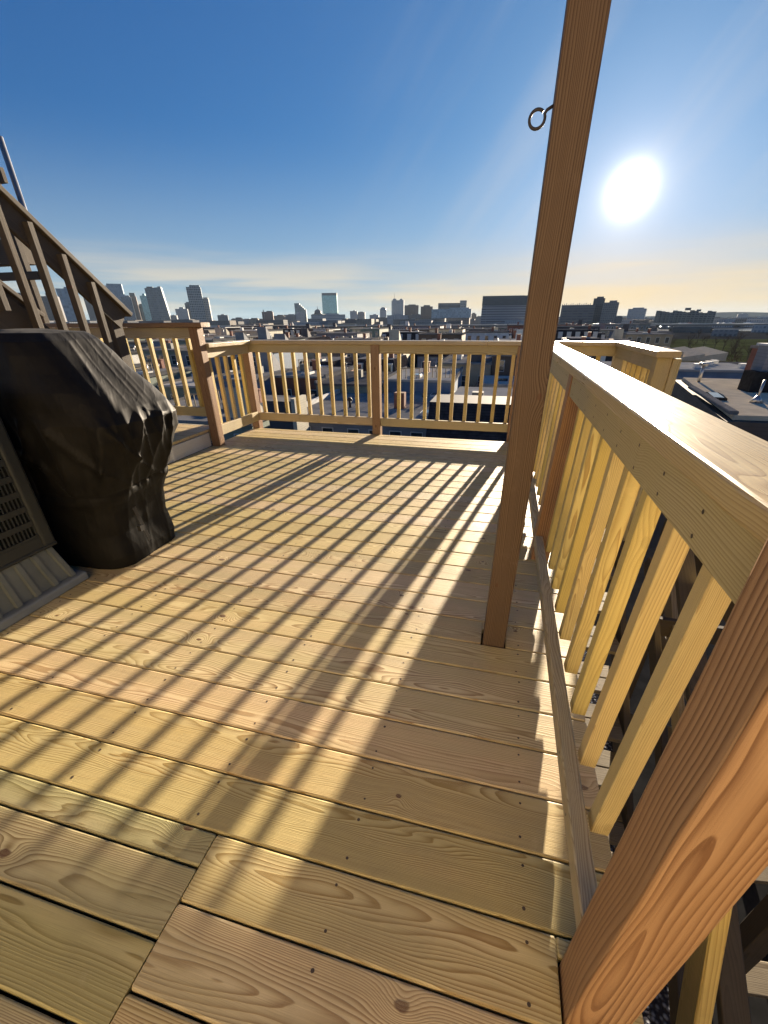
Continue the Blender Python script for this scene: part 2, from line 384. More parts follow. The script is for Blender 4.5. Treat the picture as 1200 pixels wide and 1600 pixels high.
F = {
    'glassL': facade('pale_blue_curtain_wall', (0.20, 0.27, 0.33), (0.16, 0.24, 0.32), 3.8, 4.0, .7, .8, .5, .2),
    'glassD': facade('dark_blue_curtain_wall', (0.08, 0.10, 0.13), (0.10, 0.14, 0.20), 3.8, 3.0, .6, .9, .3, .4),
    'glassM': facade('steel_blue_curtain_wall', (0.11, 0.15, 0.17), (0.07, 0.10, 0.13), 7.6, 5.2, .7, .75, .5, .2),
    'glassM2': facade('hazy_blue_glass_front', (0.24, 0.31, 0.38), (0.20, 0.28, 0.36), 4.2, 4.0, .75, .85, .3, .4),
    'teal': facade('teal_curtain_wall', (0.20, 0.32, 0.33), (0.22, 0.36, 0.38), 3.8, 3.0, .8, .9, .3, .5),
    'teal2': facade('pale_teal_mirror_glass', (0.20, 0.36, 0.37), (0.22, 0.40, 0.42), 3.9, 3.2, .9, .95, .25, .6),
    'blue': facade('bright_blue_glass', (0.12, 0.22, 0.32), (0.10, 0.20, 0.31), 8.0, 8.0, .8, .85, .5, .2),
    'grid': facade('white_grid_glass', (0.30, 0.34, 0.35), (0.08, 0.12, 0.15), 6.8, 5.4, .74, .78, .5, .1),
    'gridL': facade('pale_concrete_grid', (0.36, 0.36, 0.33), (0.12, 0.14, 0.16), 6.8, 5.0, .5, .6, .3),
    'grid2': facade('grey_precast_grid', (0.22, 0.21, 0.20), (0.09, 0.10, 0.11), 3.4, 3.0, .55, .6, .3),
    'brown': facade('brown_brick_front', (0.20, 0.14, 0.12), (0.09, 0.08, 0.08), 3.2, 3.6, .45, .45, .3),
    'ribbrown': facade('brown_vertical_ribs', (0.15, 0.10, 0.08), (0.06, 0.05, 0.05), 30.0, 5.0, .93, .5, .4),
    'rib': facade('pale_vertical_ribs', (0.36, 0.38, 0.40), (0.14, 0.18, 0.24), 16.0, 3.6, .9, .5, .3),
    'dark': facade('dark_tower_glass', (0.07, 0.08, 0.09), (0.05, 0.07, 0.09), 3.6, 3.0, .5, .8, .3, .2),
    'dark2': facade('charcoal_precast', (0.11, 0.11, 0.12), (0.05, 0.06, 0.07), 3.6, 3.2, .5, .6, .3),
    'darkband': facade('dark_bands_pale_frames', (0.11, 0.11, 0.12), (0.25, 0.26, 0.26), 9.0, 30.0, .18, .97, .4),
    'pale': facade('pale_precast', (0.36, 0.38, 0.40), (0.18, 0.21, 0.25), 3.8, 3.4, .5, .6, .3),
    'pale2': facade('pale_ribbed_precast', (0.32, 0.35, 0.38), (0.18, 0.21, 0.25), 30, 4.0, .95, .5, .3),
    'grey': facade('grey_precast', (0.22, 0.23, 0.24), (0.11, 0.13, 0.15), 3.4, 3.4, .5, .55, .3),
    'greyL': facade('grey_glass_slab', (0.22, 0.26, 0.27), (0.18, 0.24, 0.26), 3.8, 3.4, .7, .8, .3, .3),
    'tan': facade('tan_brick_front', (0.30, 0.25, 0.20), (0.12, 0.11, 0.10), 3.2, 3.2, .5, .5, .3),
    'band': facade('white_and_dark_bands', (0.50, 0.52, 0.52), (0.12, 0.15, 0.18), 4.4, 60.0, .5, .99, .25),
    'stripe': facade('grey_striped_bands', (0.30, 0.32, 0.34), (0.10, 0.10, 0.13), 4.4, 90.0, .52, .995, .3),
    'stripe2': facade('brown_striped_bands', (0.15, 0.14, 0.14), (0.08, 0.08, 0.10), 4.2, 9.0, .45, .9, .3),
    'wave': facade('terraced_flats', (0.24, 0.23, 0.20), (0.10, 0.10, 0.09), 3.0, 4.2, .5, .6, .4),
}


# ------------------------------------------------------------------ mesh builder
class MB:
    def __init__(s):
        s.v = []; s.f = []; s.mi = []; s.g = []; s.b = []; s.sm = []
    def add(s, verts, faces, mi=0, grain=None, bid=0.0, smooth=False):
        o = len(s.v)
        s.v += [Vector(p) for p in verts]
        s.g += list(grain) if grain else [tuple(p) for p in verts]
        s.b += [bid] * len(verts)
        for f in faces:
            s.f.append([o + i for i in f]); s.mi.append(mi); s.sm.append(smooth)
    def bar(s, A, B, w, h, upv=(0, 0, 1), ch=0.003, mi=0, bid=None, seg=1, skewA=0.0, skewB=0.0):
        """timber from A to B (centre line), w across, h along upv, corners eased by ch"""
        A, B = Vector(A), Vector(B)
        ax = (B - A).normalized()
        u = Vector(upv); u = (u - ax * u.dot(ax)).normalized()
        sd = ax.cross(u)
        if bid is None: bid = random.random()
        sec = []
        cs = [(w / 2, h / 2), (-w / 2, h / 2), (-w / 2, -h / 2), (w / 2, -h / 2)]
        for i, (cx, cy) in enumerate(cs):
            sx, sy = (1 if cx > 0 else -1), (1 if cy > 0 else -1)
            ccx, ccy = cx - sx * ch, cy - sy * ch
            a0 = math.atan2(sy, sx) - math.pi / 4
            for k in range(seg + 1):
                a = a0 + (math.pi / 2) * k / seg
                sec.append((ccx + ch * math.cos(a), ccy + ch * math.sin(a)))
        L = (B - A).length
        ns = len(sec)
        vs = []; gs = []
        e = min(ch * 0.7, 0.004)
        for t, k in ((0, 1 - 2 * e / w), (e, 1), (L - e, 1), (L, 1 - 2 * e / w)):
            for (p, q) in sec:
                sk = skewA * p if t < L / 2 else skewB * p
                vs.append(A + ax * (t + sk) + sd * p * k + u * q * k)
                gs.append((t, p, q))
        fs = []
        for j in range(3):
            for i in range(ns):
                i2 = (i + 1) % ns
                fs.append((j * ns + i, j * ns + i2, (j + 1) * ns + i2, (j + 1) * ns + i))
        fs.append(tuple(range(ns))[::-1]); fs.append(tuple(range(3 * ns, 4 * ns)))
        s.add(vs, fs, mi, gs, bid)
    def box(s, x0, x1, y0, y1, z0, z1, mi=0, bid=0.0):
        vs = [(x, y, z) for z in (z0, z1) for y in (y0, y1) for x in (x0, x1)]
        s.add(vs, [(0, 2, 3, 1), (4, 5, 7, 6), (0, 1, 5, 4), (2, 6, 7, 3), (0, 4, 6, 2), (1, 3, 7, 5)], mi, None, bid)
    def tube(s, pts, r, seg=10, mi=0, cap=True):
        pts = [Vector(p) for p in pts]
        o = []
        rr = r if isinstance(r, (list, tuple)) else [r] * len(pts)
        prev = None
        for i, p in enumerate(pts):
            d = (pts[min(i + 1, len(pts) - 1)] - pts[max(i - 1, 0)]).normalized()
            if prev is None:
                a = d.orthogonal().normalized()
            else:
                a = (prev - d * prev.dot(d)).normalized()
            prev = a
            b = d.cross(a)
            for k in range(seg):
                t = 2 * math.pi * k / seg
                o.append(p + (a * math.cos(t) + b * math.sin(t)) * rr[i])
        fs = []
        for i in range(len(pts) - 1):
            for k in range(seg):
                k2 = (k + 1) % seg
                fs.append((i * seg + k, i * seg + k2, (i + 1) * seg + k2, (i + 1) * seg + k))
        if cap:
            fs.append(tuple(range(seg))[::-1]); fs.append(tuple(range((len(pts) - 1) * seg, len(pts) * seg)))
        s.add(o, fs, mi, None, 0.3, True)
    def build(s, name, mats, parent=None, loc=None):
        me = bpy.data.meshes.new(name)
        if parent is not None:
            base = Vector(parent.get('_w', (0, 0, 0)))
        else:
            base = Vector(loc) if loc else Vector((0, 0, 0))
        me.from_pydata([tuple(p - base) for p in s.v], [], s.f)
        if not isinstance(mats, (list, tuple)): mats = [mats]
        for m in mats: me.materials.append(m)
        me.polygons.foreach_set('material_index', s.mi)
        me.polygons.foreach_set('use_smooth', s.sm)
        a = me.attributes.new('grain', 'FLOAT_VECTOR', 'POINT')
        a.data.foreach_set('vector', [c for p in s.g for c in p])
        a = me.attributes.new('bid', 'FLOAT', 'POINT')
        a.data.foreach_set('value', s.b)
        me.update()
        o = bpy.data.objects.new(name, me)
        col.objects.link(o)
        if parent is not None:
            o.parent = parent
            o['_w'] = tuple(base)
        else:
            o.location = base
            o['_w'] = tuple(base)
        return o


def tag(o, label=None, cat=None, group=None, kind=None):
    if label: o['label'] = label
    if cat: o['category'] = cat
    if group: o['group'] = group
    if kind: o['kind'] = kind
    return o


def thing(name, loc, label, cat, group=None):
    o = bpy.data.objects.new(name, None)
    col.objects.link(o)
    o.location = loc
    o.empty_display_size = 0.1
    o['_w'] = tuple(loc)
    return tag(o, label, cat, group)


def one(name, mats, parent, fn):
    mb = MB(); fn(mb)
    return mb.build(name, mats, parent)


def timber(name, mat, parent, A, B, w, h, upv=(0, 0, 1), ch=0.003, seg=1, bid=None):
    mb = MB(); mb.bar(A, B, w, h, upv, ch, 0, bid, seg)
    return mb.build(name, M[mat], parent)


# ================================================================== DECK
PW = 0.1422          # board pitch
GAP = 0.0045
XL, XR = -2.03, 1.156
YB = 4.05
deck = MB()
TH = 0.026


def board(x0, x1, y0, y1, bid=None, mi=0):
    if x1 - x0 < 0.01 or y1 - y0 < 0.006: return
    if bid is None: bid = random.random()
    yc = (y0 + y1) / 2
    deck.bar((x0, yc, -TH / 2), (x1, yc, -TH / 2), y1 - y0, TH, (0, 0, 1), min(0.0045, (y1 - y0) * .3), mi, bid, 2)


def row(x0, x1, y0, y1):
    """one board, cut round the posts that stand through it"""
    bid = random.random()
    posts = [(1.0175, 1.1074, -0.129, -0.039), (0.817, 0.903, 0.855, 0.944)]
    segs = [(x0, x1)]
    for (a, b_, c, e) in posts:
        if e > y0 + 0.002 and c < y1 - 0.002 and a < x1:
            a -= 0.005; b_ += 0.003; c -= 0.003; e += 0.003
            board(x0, a, y0, y1, bid)
            if e < y1: board(a + .001, b_, max(e, y0), y1, bid)
            if c > y0 + .012: board(a + .001, b_, y0, c, bid)
            board(b_ + .001, x1, y0, y1, bid)
            return
    board(x0, x1, y0, y1, bid)


for k in range(0, 29):
    y0, y1 = k * PW + GAP / 2, min((k + 1) * PW - GAP / 2, YB)
    row(XL, XR, y0, y1)
for k in range(-9, 0):                       # right-hand block in front, cut on one line
    row(0.2185, XR, k * PW + GAP / 2, (k + 1) * PW - GAP / 2)
ys = [0.0, -0.077, -0.2095, -0.345, -0.487, -0.63, -0.77, -0.91, -1.05, -1.19]
for a, b_ in zip(ys[:-1], ys[1:]):           # left-hand block, boards ripped to another width
    board(XL, 0.2155, b_ + GAP / 2 + .001, a - GAP / 2, None, 2)
# screw heads along the joists
for k in range(-6, 28):
    for xj in [0.95 - 0.405 * i for i in range(8)]:
        for fy in (0.028, PW - 0.028):
            y = k * PW + fy + random.uniform(-.004, .004); x = xj + random.uniform(-.006, .006)
            if k < 0 and x < 0.25: continue
            rr = random.uniform(.0030, .0042)
            vs = [(x + rr * math.cos(t * math.pi / 4), y + rr * math.sin(t * math.pi / 4), 0.0006) for t in range(8)]
            deck.add(vs, [tuple(range(8))], 1)
tag(deck.build('deck_floor', [M['deck'], M['screw'], M['deck_green']]), 'new pale pine deck boards screwed down across the roof deck', None, None, 'structure')
# joists and rim below, seen through the gaps
jm = MB()
for xj in [0.95 - 0.405 * i for i in range(8)]:
    jm.bar((xj, -1.25, -0.125), (xj, YB - .045, -0.125), 0.038, 0.19)
jm.bar((XL, YB - .03, -0.13), (XR - .02, YB - .03, -0.13), 0.038, 0.2)
jm.bar((XR - .045, -1.25, -0.13), (XR - .045, YB - .06, -0.13), 0.038, 0.2)
tag(jm.build('deck_framing', M['rail']), 'pine joists and rim boards under the deck floor', None, None, 'structure')

# raised platform on the left
PZ = 0.168
pl = MB()
for k in range(-6, 23):
    y1 = 3.345 - (22 - k) * PW; y0 = y1 - PW + GAP
    pl.bar((-5.2, (y0 + y1) / 2, PZ - TH / 2), (-2.035, (y0 + y1) / 2, PZ - TH / 2), y1 - y0, TH, (0, 0, 1), .0045, 0, None, 2)
plat = thing('raised_platform', (-2.1, 2.6, 0), 'raised pine platform one step up at the left of the deck', 'platform')
pl.build('boards', M['deck'], plat)
one('fascia', M['whitewood'], plat, lambda m: m.bar((-2.047, -1.2, 0.068), (-2.047, 3.205, 0.068), 0.028, 0.134))
one('back_rim', M['whitewood'], plat, lambda m: m.bar((-5.2, 3.36, 0.09), (-2.05, 3.36, 0.09), 0.025, 0.16))


# ================================================================== RAILINGS
def balusters(parent, P0, P1, z0, z1, nb, lean=(0, 0, 0), sz=0.035, mat='baluster', name='baluster', skip=()):
    P0, P1 = Vector(P0), Vector(P1)
    for i in range(nb):
        if i in skip: continue
        t = (i + 0.5) / nb if nb > 1 else .5
        p = P0.lerp(P1, t)
        a = Vector((p.x, p.y, z0)); b_ = Vector((p.x, p.y, z1)) + Vector(lean)
        timber(name, mat, parent, a, b_, sz, sz, (P1 - P0), 0.002)


# -- back railing
br = thing('back_railing', (-0.5, 4.09, 0), 'pine railing across the far end of the deck', 'railing')
PF = 4.047  # front faces of the posts


def post(parent, x, y, z0, z1, w=0.089, d=0.089, mat='post', lean=(0, 0, 0), name='post', bid=None):
    return timber(name, mat, parent, (x, y, z0), Vector((x, y, z1)) + Vector(lean), w, d, (0, 1, 0), 0.004, 2, bid)


HZ = 0.940
bx = [-2.012, -0.517, 0.937, 1.79]
for x in bx[:3]:
    post(br, x, PF + 0.0445, -0.22, HZ - 0.039)
for a, b_ in zip(bx[:-1], bx[1:]):
    A, B = a + .046, b_ - .046
    timber('top_rail', 'rail', br, (A, PF + .035, .861), (B, PF + .035, .861), 0.038, 0.081)
    timber('bottom_rail', 'rail', br, (A, PF + .035, .134), (B, PF + .035, .134), 0.038, 0.086)
timber('cap_rail', 'cap', br, (-2.055, PF + .055, HZ - .019), (0.60, PF + .055, HZ - .019), 0.138, 0.037, (0, 0, 1), .005, 2, .52)
timber('cap_rail', 'cap', br, (0.602, PF + .055, HZ - .019), (1.86, PF + .055, HZ - .019), 0.138, 0.037, (0, 0, 1), .005, 2)
bal_y = PF + .035 + .019 + .0185
for x in [-1.895 + .143 * i for i in range(10)] + [-0.42 + .1425 * i for i in range(10)] + [1.06 + .14 * i for i in range(5)]:
    timber('baluster', 'baluster', br, (x, bal_y, .10), (x, bal_y, .900), .035, .035, (1, 0, 0), .002)

# -- short return railing on the left, between the tall corner post and the back corner
sr = thing('return_railing', (-1.98, 3.7, 0), 'short pine railing with four balusters between the step post and the back corner', 'railing')
timber('top_rail', 'rail', sr, (-1.972, 3.302, .857), (-1.972, 4.045, .857), 0.038, 0.089, bid=.31)
timber('bottom_rail', 'rail', sr, (-1.972, 3.302, .140), (-1.972, 4.045, .140), 0.038, 0.10, bid=.77)
timber('cap_rail', 'cap', sr, (-1.978, 3.302, HZ - .019), (-1.978, 4.03, HZ - .019), 0.138, 0.037, (0, 0, 1), .005, 2)
for y in (3.39, 3.53, 3.67, 3.81, 3.95):
    timber('baluster', 'baluster', sr, (-2.009, y, .10), (-2.009, y, .900), .035, .035, (0, 1, 0), .002)

# -- platform railing, one step higher
pr = thing('platform_railing', (-3.0, 3.25, PZ), 'pine railing of the raised platform beside the covered grill', 'railing')
post(pr, -1.979, 3.253, 0.0, 1.074)
post(pr, -2.93, 3.253, PZ, 1.074)
post(pr, -4.10, 3.253, PZ, 1.074)
for a, b_ in ((-2.024, -2.884), (-2.976, -4.054)):
    timber('top_rail', 'rail', pr, (a, 3.25, 1.028), (b_, 3.25, 1.028), .038, .089)
    timber('bottom_rail', 'rail', pr, (a, 3.25, 0.33), (b_, 3.25, 0.33), .038, .086)
timber('cap_rail', 'post', pr, (-1.87, 3.258, 1.094), (-5.1, 3.258, 1.094), .138, .037, (0, 0, 1), .005, 2)
for i in range(13):
    x = -2.11 - .143 * i
    if abs(x + 2.93) < .07: continue
    timber('baluster', 'baluster', pr, (x, 3.287, .29), (x, 3.287, 1.07), .035, .035, (1, 0, 0), .002)

# -- right-hand railing (leans outwards a little)
rr_ = thing('side_railing', (1.06, 1.9, 0), 'long pine railing running along the right side of the deck', 'railing')
timber('post', 'post', rr_, (1.069, 1.627, -.22), (1.107, 1.627, .910), .089, .089, (0, 1, 0), .004, 2, .41)
segs = [(-0.037, 1.580), (1.674, 4.045)]
for (a, b_) in segs:
    timber('top_rail', 'rail', rr_, (1.086, a, .867), (1.086, b_, .867), .038, .088)
    timber('bottom_rail', 'rail', rr_, (1.051, a, .118), (1.051, b_, .118), .038, .050)
mb = MB()
mb.bar((1.122, -0.036, .930), (1.122, 3.978, .930), .140, .037, (0, 0, 1), .006, 0, .13, 2)
mb.build('cap_rail', M['cap'], rr_)
rs = MB()
for yb in [.181 + .1645 * i for i in range(9)] + [1.775 + .1645 * i for i in range(12)]:
    for zz, xx in ((.845, 1.0664), (.885, 1.0664), (.118, 1.0314)):
        y_ = yb + random.uniform(-.006, .006); z_ = zz + random.uniform(-.005, .005)
        rs.add([(xx, y_ + .0038 * math.cos(t * math.pi / 4), z_ + .0038 * math.sin(t * math.pi / 4)) for t in range(8)], [tuple(range(8))])
tag(rs.build('screw_heads', M['screw'], rr_), None, None, None, 'stuff')
for yb in [.181 + .1645 * i for i in range(9)] + [1.775 + .1645 * i for i in range(12)]:
    timber('baluster', 'baluster', rr_, (1.101, yb, .108), (1.125, yb, .909), .038, .038, (0, 1, 0), .002)
np_ = tag(timber('corner_post', 'post', None, (1.0625, -.084, -.24), (1.0625, -.084, 1.14), .089, .089, (0, 1, 0), .006, 3, .66),
          'thick reddish pine post with swirling grain at the near end of the side rail', 'post')

# -- outer stair railing, right of the side rail
orr = thing('stair_head_railing', (1.80, 3.4, 0), 'short pine railing turning back at the head of the side stair', 'railing')
post(orr, 1.79, PF + 0.0445, -0.22, HZ - 0.039, mat='rail')
post(orr, 1.765, 2.82, -0.4, HZ - 0.039, mat='rail')
post(orr, 1.835, 2.785, -0.4, HZ - 0.045, .048, .04, mat='rail')
timber('top_rail', 'rail', orr, (1.755, 2.866, .857), (1.768, 4.045, .857), .038, .089)
timber('bottom_rail', 'rail', orr, (1.755, 2.866, .134), (1.768, 4.045, .134), .038, .086)
timber('cap_rail', 'cap', orr, (1.765, 2.72, HZ - .0185), (1.79, 4.03, HZ - .0185), .140, .036, (0, 0, 1), .005, 2)
for i in range(7):
    y = 2.96 + .15 * i
    timber('baluster', 'baluster', orr, (1.794, y, .10), (1.796, y, .900), .035, .035, (0, 1, 0), .002)

# -- tall post with eye hook
tp = thing('tall_post', (0.86, 0.9, 0), 'tall weathered brown post standing through the deck boards with an iron eye hook', 'post')
timber('shaft', 'brownpost', tp, (0.860, 0.8985, -.22), (0.860, 0.8985, 3.6), .083, .086, (0, 1, 0), .005, 2, .29)
mb = MB()
hc = Vector((0.787, 0.872, 1.509)); hr = 0.0165
pts = [(0.822, .875, 1.530), (0.806, .873, 1.522)]
for i in range(22):
    a = R(25) - i / 21 * R(338)
    pts.append((hc.x + hr * math.cos(a), .872 + .004 * i / 21, hc.z + hr * math.sin(a)))
mb.tube(pts, .0032, 10)
mb.build('eye_hook', M['iron'], tp)


# ================================================================== OLD STAIRS (left, up to the upper roof)
os_ = thing('weathered_staircase', (-2.7, 2.8, PZ), 'old weathered wooden stair climbing towards an upper roof behind the grill', 'staircase')
SL = 0.87
for (xr, nm) in ((-2.30, 0), (-3.22, 1)):
    def zl(y, z0=1.205): return z0 + (2.80 - y) * SL
    ye = -0.6
    timber('handrail', 'old', os_, (xr, 2.84, zl(2.84)), (xr, ye, zl(ye)), .115, .034, (0, 0, 1), .004)
    mb = MB()
    mb.bar((xr + .01, 2.76, zl(2.76) - .115), (xr + .01, ye, zl(ye) - .115), .034, .135, (0, 0, 1), .003)
    mb.build('rail_board', M['old'], os_)
    timber('newel_post', 'old', os_, (xr - .03, 2.70, PZ), (xr - .03, 2.70, zl(2.70) - .02), .089, .105, (0, 1, 0), .005)
    timber('stringer', 'old', os_, (xr - .03, 2.95, .22), (xr - .03, ye, .22 + (2.95 - ye) * SL), .038, .24, (0, 0, 1), .003)
    y = 2.53
    while y > -.5:
        timber('baluster', 'old', os_, (xr + .045, y, .32 + (2.95 - y) * SL - .1), (xr + .045, y, zl(y) - .06), .036, .052, (1, 0, 0), .002)
        y -= .172
for i in range(14):
    zt = PZ + .2 * (i + 1); yt = 2.86 - .23 * i
    timber('tread', 'old', os_, (-3.18, yt - .12, zt), (-2.36, yt - .12, zt), .24, .03, (0, 0, 1), .004)

# mast and weathered deck frame of the neighbouring roof, further left
tag(one('metal_mast', M['galv'], None, lambda m: (m.tube([(-3.752, 3.5, -2.2), (-3.752, 3.5, 2.56)], .024), m.tube([(-3.752, 3.5, 1.98), (-3.752, 3.5, 2.03)], .032))),
    'thin bare galvanised pipe mast rising beyond the old stair', 'mast')
fr = thing('roof_deck_frame', (-5.2, 4.4, -2.2), 'weathered timber frame of a neighbouring roof deck at the left edge', 'deck frame')
for x, y in ((-3.98, 3.50), (-4.9, 3.50)):
    timber('post', 'old', fr, (x, y, -2.2), (x, y, 2.75), .06, .06, (0, 1, 0), .004)
timber('beam', 'old', fr, (-6.4, 3.45, 1.53), (-3.78, 3.45, 1.53), .038, .07)
one('deck_slab', M['old'], fr, lambda m: m.box(-6.4, -3.97, 3.54, 3.66, 1.64, 1.85))
for i in range(9):
    timber('baluster', 'old', fr, (-4.03 - .14 * i, 3.57, 1.855), (-4.03 - .14 * i, 3.57, 2.29), .03, .03, (0, 1, 0), .002)
timber('beam', 'old', fr, (-6.4, 3.45, 2.29), (-3.79, 3.45, 2.29), .038, .11)


# ================================================================== COVERED GRILL
def grill():
    root = thing('covered_grill', (-1.5, 1.2, 0), 'barbecue grill under a creased black fabric cover', 'grill')
    # sections: z, x0, x1, y0, y1, corner power
    S = [(0.004, -2.05, -.975, .955, 1.43, 6), (0.06, -2.05, -.97, .95, 1.44, 6), (0.18, -2.04, -.985, .945, 1.45, 5), (0.30, -2.03, -.965, .95, 1.45, 5), (.42, -2.03, -.91, .945, 1.455, 5),
         (.55, -2.05, -.835, .935, 1.465, 5), (.66, -2.07, -.782, .93, 1.47, 5), (.73, -2.08, -.775, .93, 1.47, 5), (.785, -2.07, -.81, .94, 1.465, 4.5),
         (.86, -2.02, -.88, .945, 1.455, 4.5), (.93, -1.98, -.95, .955, 1.445, 4), (1.00, -1.93, -1.015, .965, 1.43, 4), (1.05, -1.88, -1.065, .98, 1.41, 4), (1.080, -1.84, -1.105, 1.01, 1.39, 3.6), (1.090, -1.70, -1.20, 1.09, 1.31, 3)]
    NU, NV = 300, 190
    import bisect
    zs = [s[0] for s in S]
    # arc-length like parameter
    def sec(t):
        t = max(0, min(len(S) - 1 - 1e-6, t)); i = int(t); f = t - i
        f2 = f * f * (3 - 2 * f) * .35 + f * .65
        return [S[i][j] + (S[i + 1][j] - S[i][j]) * f2 for j in range(6)]
    def ridge(v, s):
        return 1 - abs(noise.noise(v)) * s
    vs = []; uvs = []
    for j in range(NV + 1):
        t = (len(S) - 1) * j / NV
        z, x0, x1, y0, y1, pw = sec(t)
        cx, cy, ax_, ay = (x0 + x1) / 2, (y0 + y1) / 2, (x1 - x0) / 2, (y1 - y0) / 2
        for i in range(NU):
            a = 2 * math.pi * i / NU
            c, s_ = math.cos(a), math.sin(a)
            # spend more of the ring on the visible right end
            k = (abs(c) ** pw + abs(s_) ** pw) ** (-1 / pw)
            px, py = cx + ax_ * c * k, cy + ay * s_ * k
            px0 = px
            per = py + px * .6
            low = min(1, max(0, (.80 - z) / .10))
            def rg(u, v, k, e=2.2):
                q = 1 - min(1, abs(noise.noise(Vector((u, v, k)))) * 2.6)
                return q ** e
            hang = rg(per * 7 - z * 1.0, z * .8, 3.1, 3) * .026 + rg(per * 14 + z * 1.5, z * 1.2, 8.1, 3.5) * .010
            pull = rg(per * 4 + z * 4.2, z * 1.2 - per * 1.5, 5.7, 4) * .020
            fade = max(.12, min(1, (z - .34) / .2))
            dn = low * fade * (hang + pull - .016)
            dn += .020 * (noise.noise(Vector((per * 3.2, z * 2.6, 1.3))))
            dn += .0016 * noise.noise(Vector((per * 30, z * 14, 2.2)))
            # stretch folds running down the sloping top
            topw = max(0, min(1, (z - .76) / .08)) * max(0, min(1, (1.10 - z) / .05))
            dn += topw * (.014 * rg(py * 7.5 + px * 3.0, px * 1.2, 5.5, 1.6) + .0035 * rg(py * 19 + px * 5, px * 2 + z, 2.5, 2))
            # sewn band near z .42
            zb_ = .415 + .10 * (py - 1.2)
            dn -= .006 * math.exp(-((z - zb_) / .012) ** 2)
            dn += .004 if zb_ - .05 < z < zb_ else 0
            # hem flare
            dn += .016 * max(0, noise.noise(Vector((per * 10, 0, 9)))) * max(0, 1 - z / .1)
            # normal direction in plan
            nx, ny = c * k ** pw if False else math.copysign(abs(c) ** (pw - 1), c), math.copysign(abs(s_) ** (pw - 1), s_)
            ln = math.hypot(nx / ax_, ny / ay) or 1
            nx, ny = nx / ax_ / ln, ny / ay / ln
            zz = z + .014 * max(0, min(1, (z - .9) / .1)) * noise.noise(Vector((px * 4, py * 8, 4)))
            vs.append((px + nx * dn, py + ny * dn, max(.002, zz)))
    fs = []
    for j in range(NV):
        for i in range(NU):
            i2 = (i + 1) % NU
            fs.append((j * NU + i, j * NU + i2, (j + 1) * NU + i2, (j + 1) * NU + i))
    fs.append(tuple(range(NV * NU, NV * NU + NU)))
    mb = MB(); mb.add(vs, fs, 0, None, 0, True)
    mb.build('fabric_cover', M['fabric'], root)
    # buckle strap hanging near the hem
    mb = MB()
    def at(a, z, push=.004):
        for t10 in range(0, (len(S) - 1) * 10):
            if sec(t10 / 10)[0] >= z: break
        zz, x0, x1, y0, y1, pw = sec(t10 / 10)
        c, s_ = math.cos(a), math.sin(a); k = (abs(c) ** pw + abs(s_) ** pw) ** (-1 / pw)
        return ((x0 + x1) / 2 + (x1 - x0) / 2 * c * k + push * c, (y0 + y1) / 2 + (y1 - y0) / 2 * s_ * k + push * s_, zz)
    p = at(-.30, .12, .030)
    mb.bar((p[0], p[1], .30), (p[0] + .004, p[1] + .03, .10), .022, .003, (1, 0, 0), .001)
    mb.box(p[0] - .008, p[0] + .012, p[1] - .012, p[1] + .016, .17, .20)
    mb.build('strap', M['seam'], root)



grill()

# ================================================================== AIR CONDITIONER
ac = thing('air_conditioner', (-1.6, .42, .04), 'grey condenser unit with slotted side grille raised on plastic blocks', 'air conditioner')
ax0, ax1, ay0, ay1, az0, az1 = -1.98, -1.15, 0.02, .835, .225, .90


def ac_body(m):
    # solid inner core, panels with real slots in front
    m.box(ax0 + .03, ax1 - .03, ay0 + .03, ay1 - .03, az0 + .01, az1 - .02, 1)
    # corner posts
    for (x, y) in ((ax0, ay0), (ax1, ay0), (ax0, ay1), (ax1, ay1)):
        m.bar((x + (.03 if x == ax0 else -.03), y + (.03 if y == ay0 else -.03), az0), (x + (.03 if x == ax0 else -.03), y + (.03 if y == ay0 else -.03), az1 - .03), .06, .06, (1, 0, 0), .014, 0, 0, 3)
    # base and top rims
    for z, h in ((az0 + .025, .05), (az1 - .055, .05)):
        m.box(ax1 - .029, ax1 - .004, ay0 + .06, ay1 - .06, z - h / 2, z + h / 2, 0)
        m.box(ax0 + .06, ax1 - .06, ay0 + .004, ay0 + .029, z - h / 2, z + h / 2, 0)
        m.box(ax0 + .06, ax1 - .06, ay1 - .029, ay1 - .004, z - h / 2, z + h / 2, 0)


one('cabinet', [M['acpaint'], M['black_hole']], ac, ac_body)


def louvers(m):
    nrow = 8
    zb, zt = az0 + .05, az1 - .08
    ph = (zt - zb) / nrow
    for r_ in range(nrow + 1):
        z = zb + ph * r_
        m.box(ax1 - .028, ax1 - .006, ay0 + .06, ay1 - .06, z - .012 if r_ else z, z + .012 if r_ < nrow else z + .006, 0)
    y = ay0 + .075
    while y < ay1 - .06:
        m.box(ax1 - .026, ax1 - .010, y - .003, y + .003, zb, zt, 0)
        y += .0165
    x = ax0 + .07
    for r_ in range(nrow + 1):
        z = zb + ph * r_
        m.box(ax0 + .06, ax1 - .06, ay1 - .026, ay1 - .008, z - .010, z + .010, 0)
    while x < ax1 - .06:
        m.box(x - .0045, x + .0045, ay1 - .024, ay1 - .011, zb, zt, 0)
        x += .024


one('side_grille', M['acpaint'], ac, louvers)


def ac_top(m):
    m.bar(((ax0 + ax1) / 2, ay0 - .006, az1 - .012), ((ax0 + ax1) / 2, ay1 + .006, az1 - .012), ax1 - ax0 + .012, .035, (0, 0, 1), .012, 0, 0, 3)


one('top_lid', M['aclight'], ac, ac_top)
one('base_pan', M['acpaint'], ac, lambda m: m.bar(((ax0 + ax1) / 2, ay0, az0 - .006), ((ax0 + ax1) / 2, ay1, az0 - .006), ax1 - ax0, .018, (0, 0, 1), .006, 0, 0, 2))


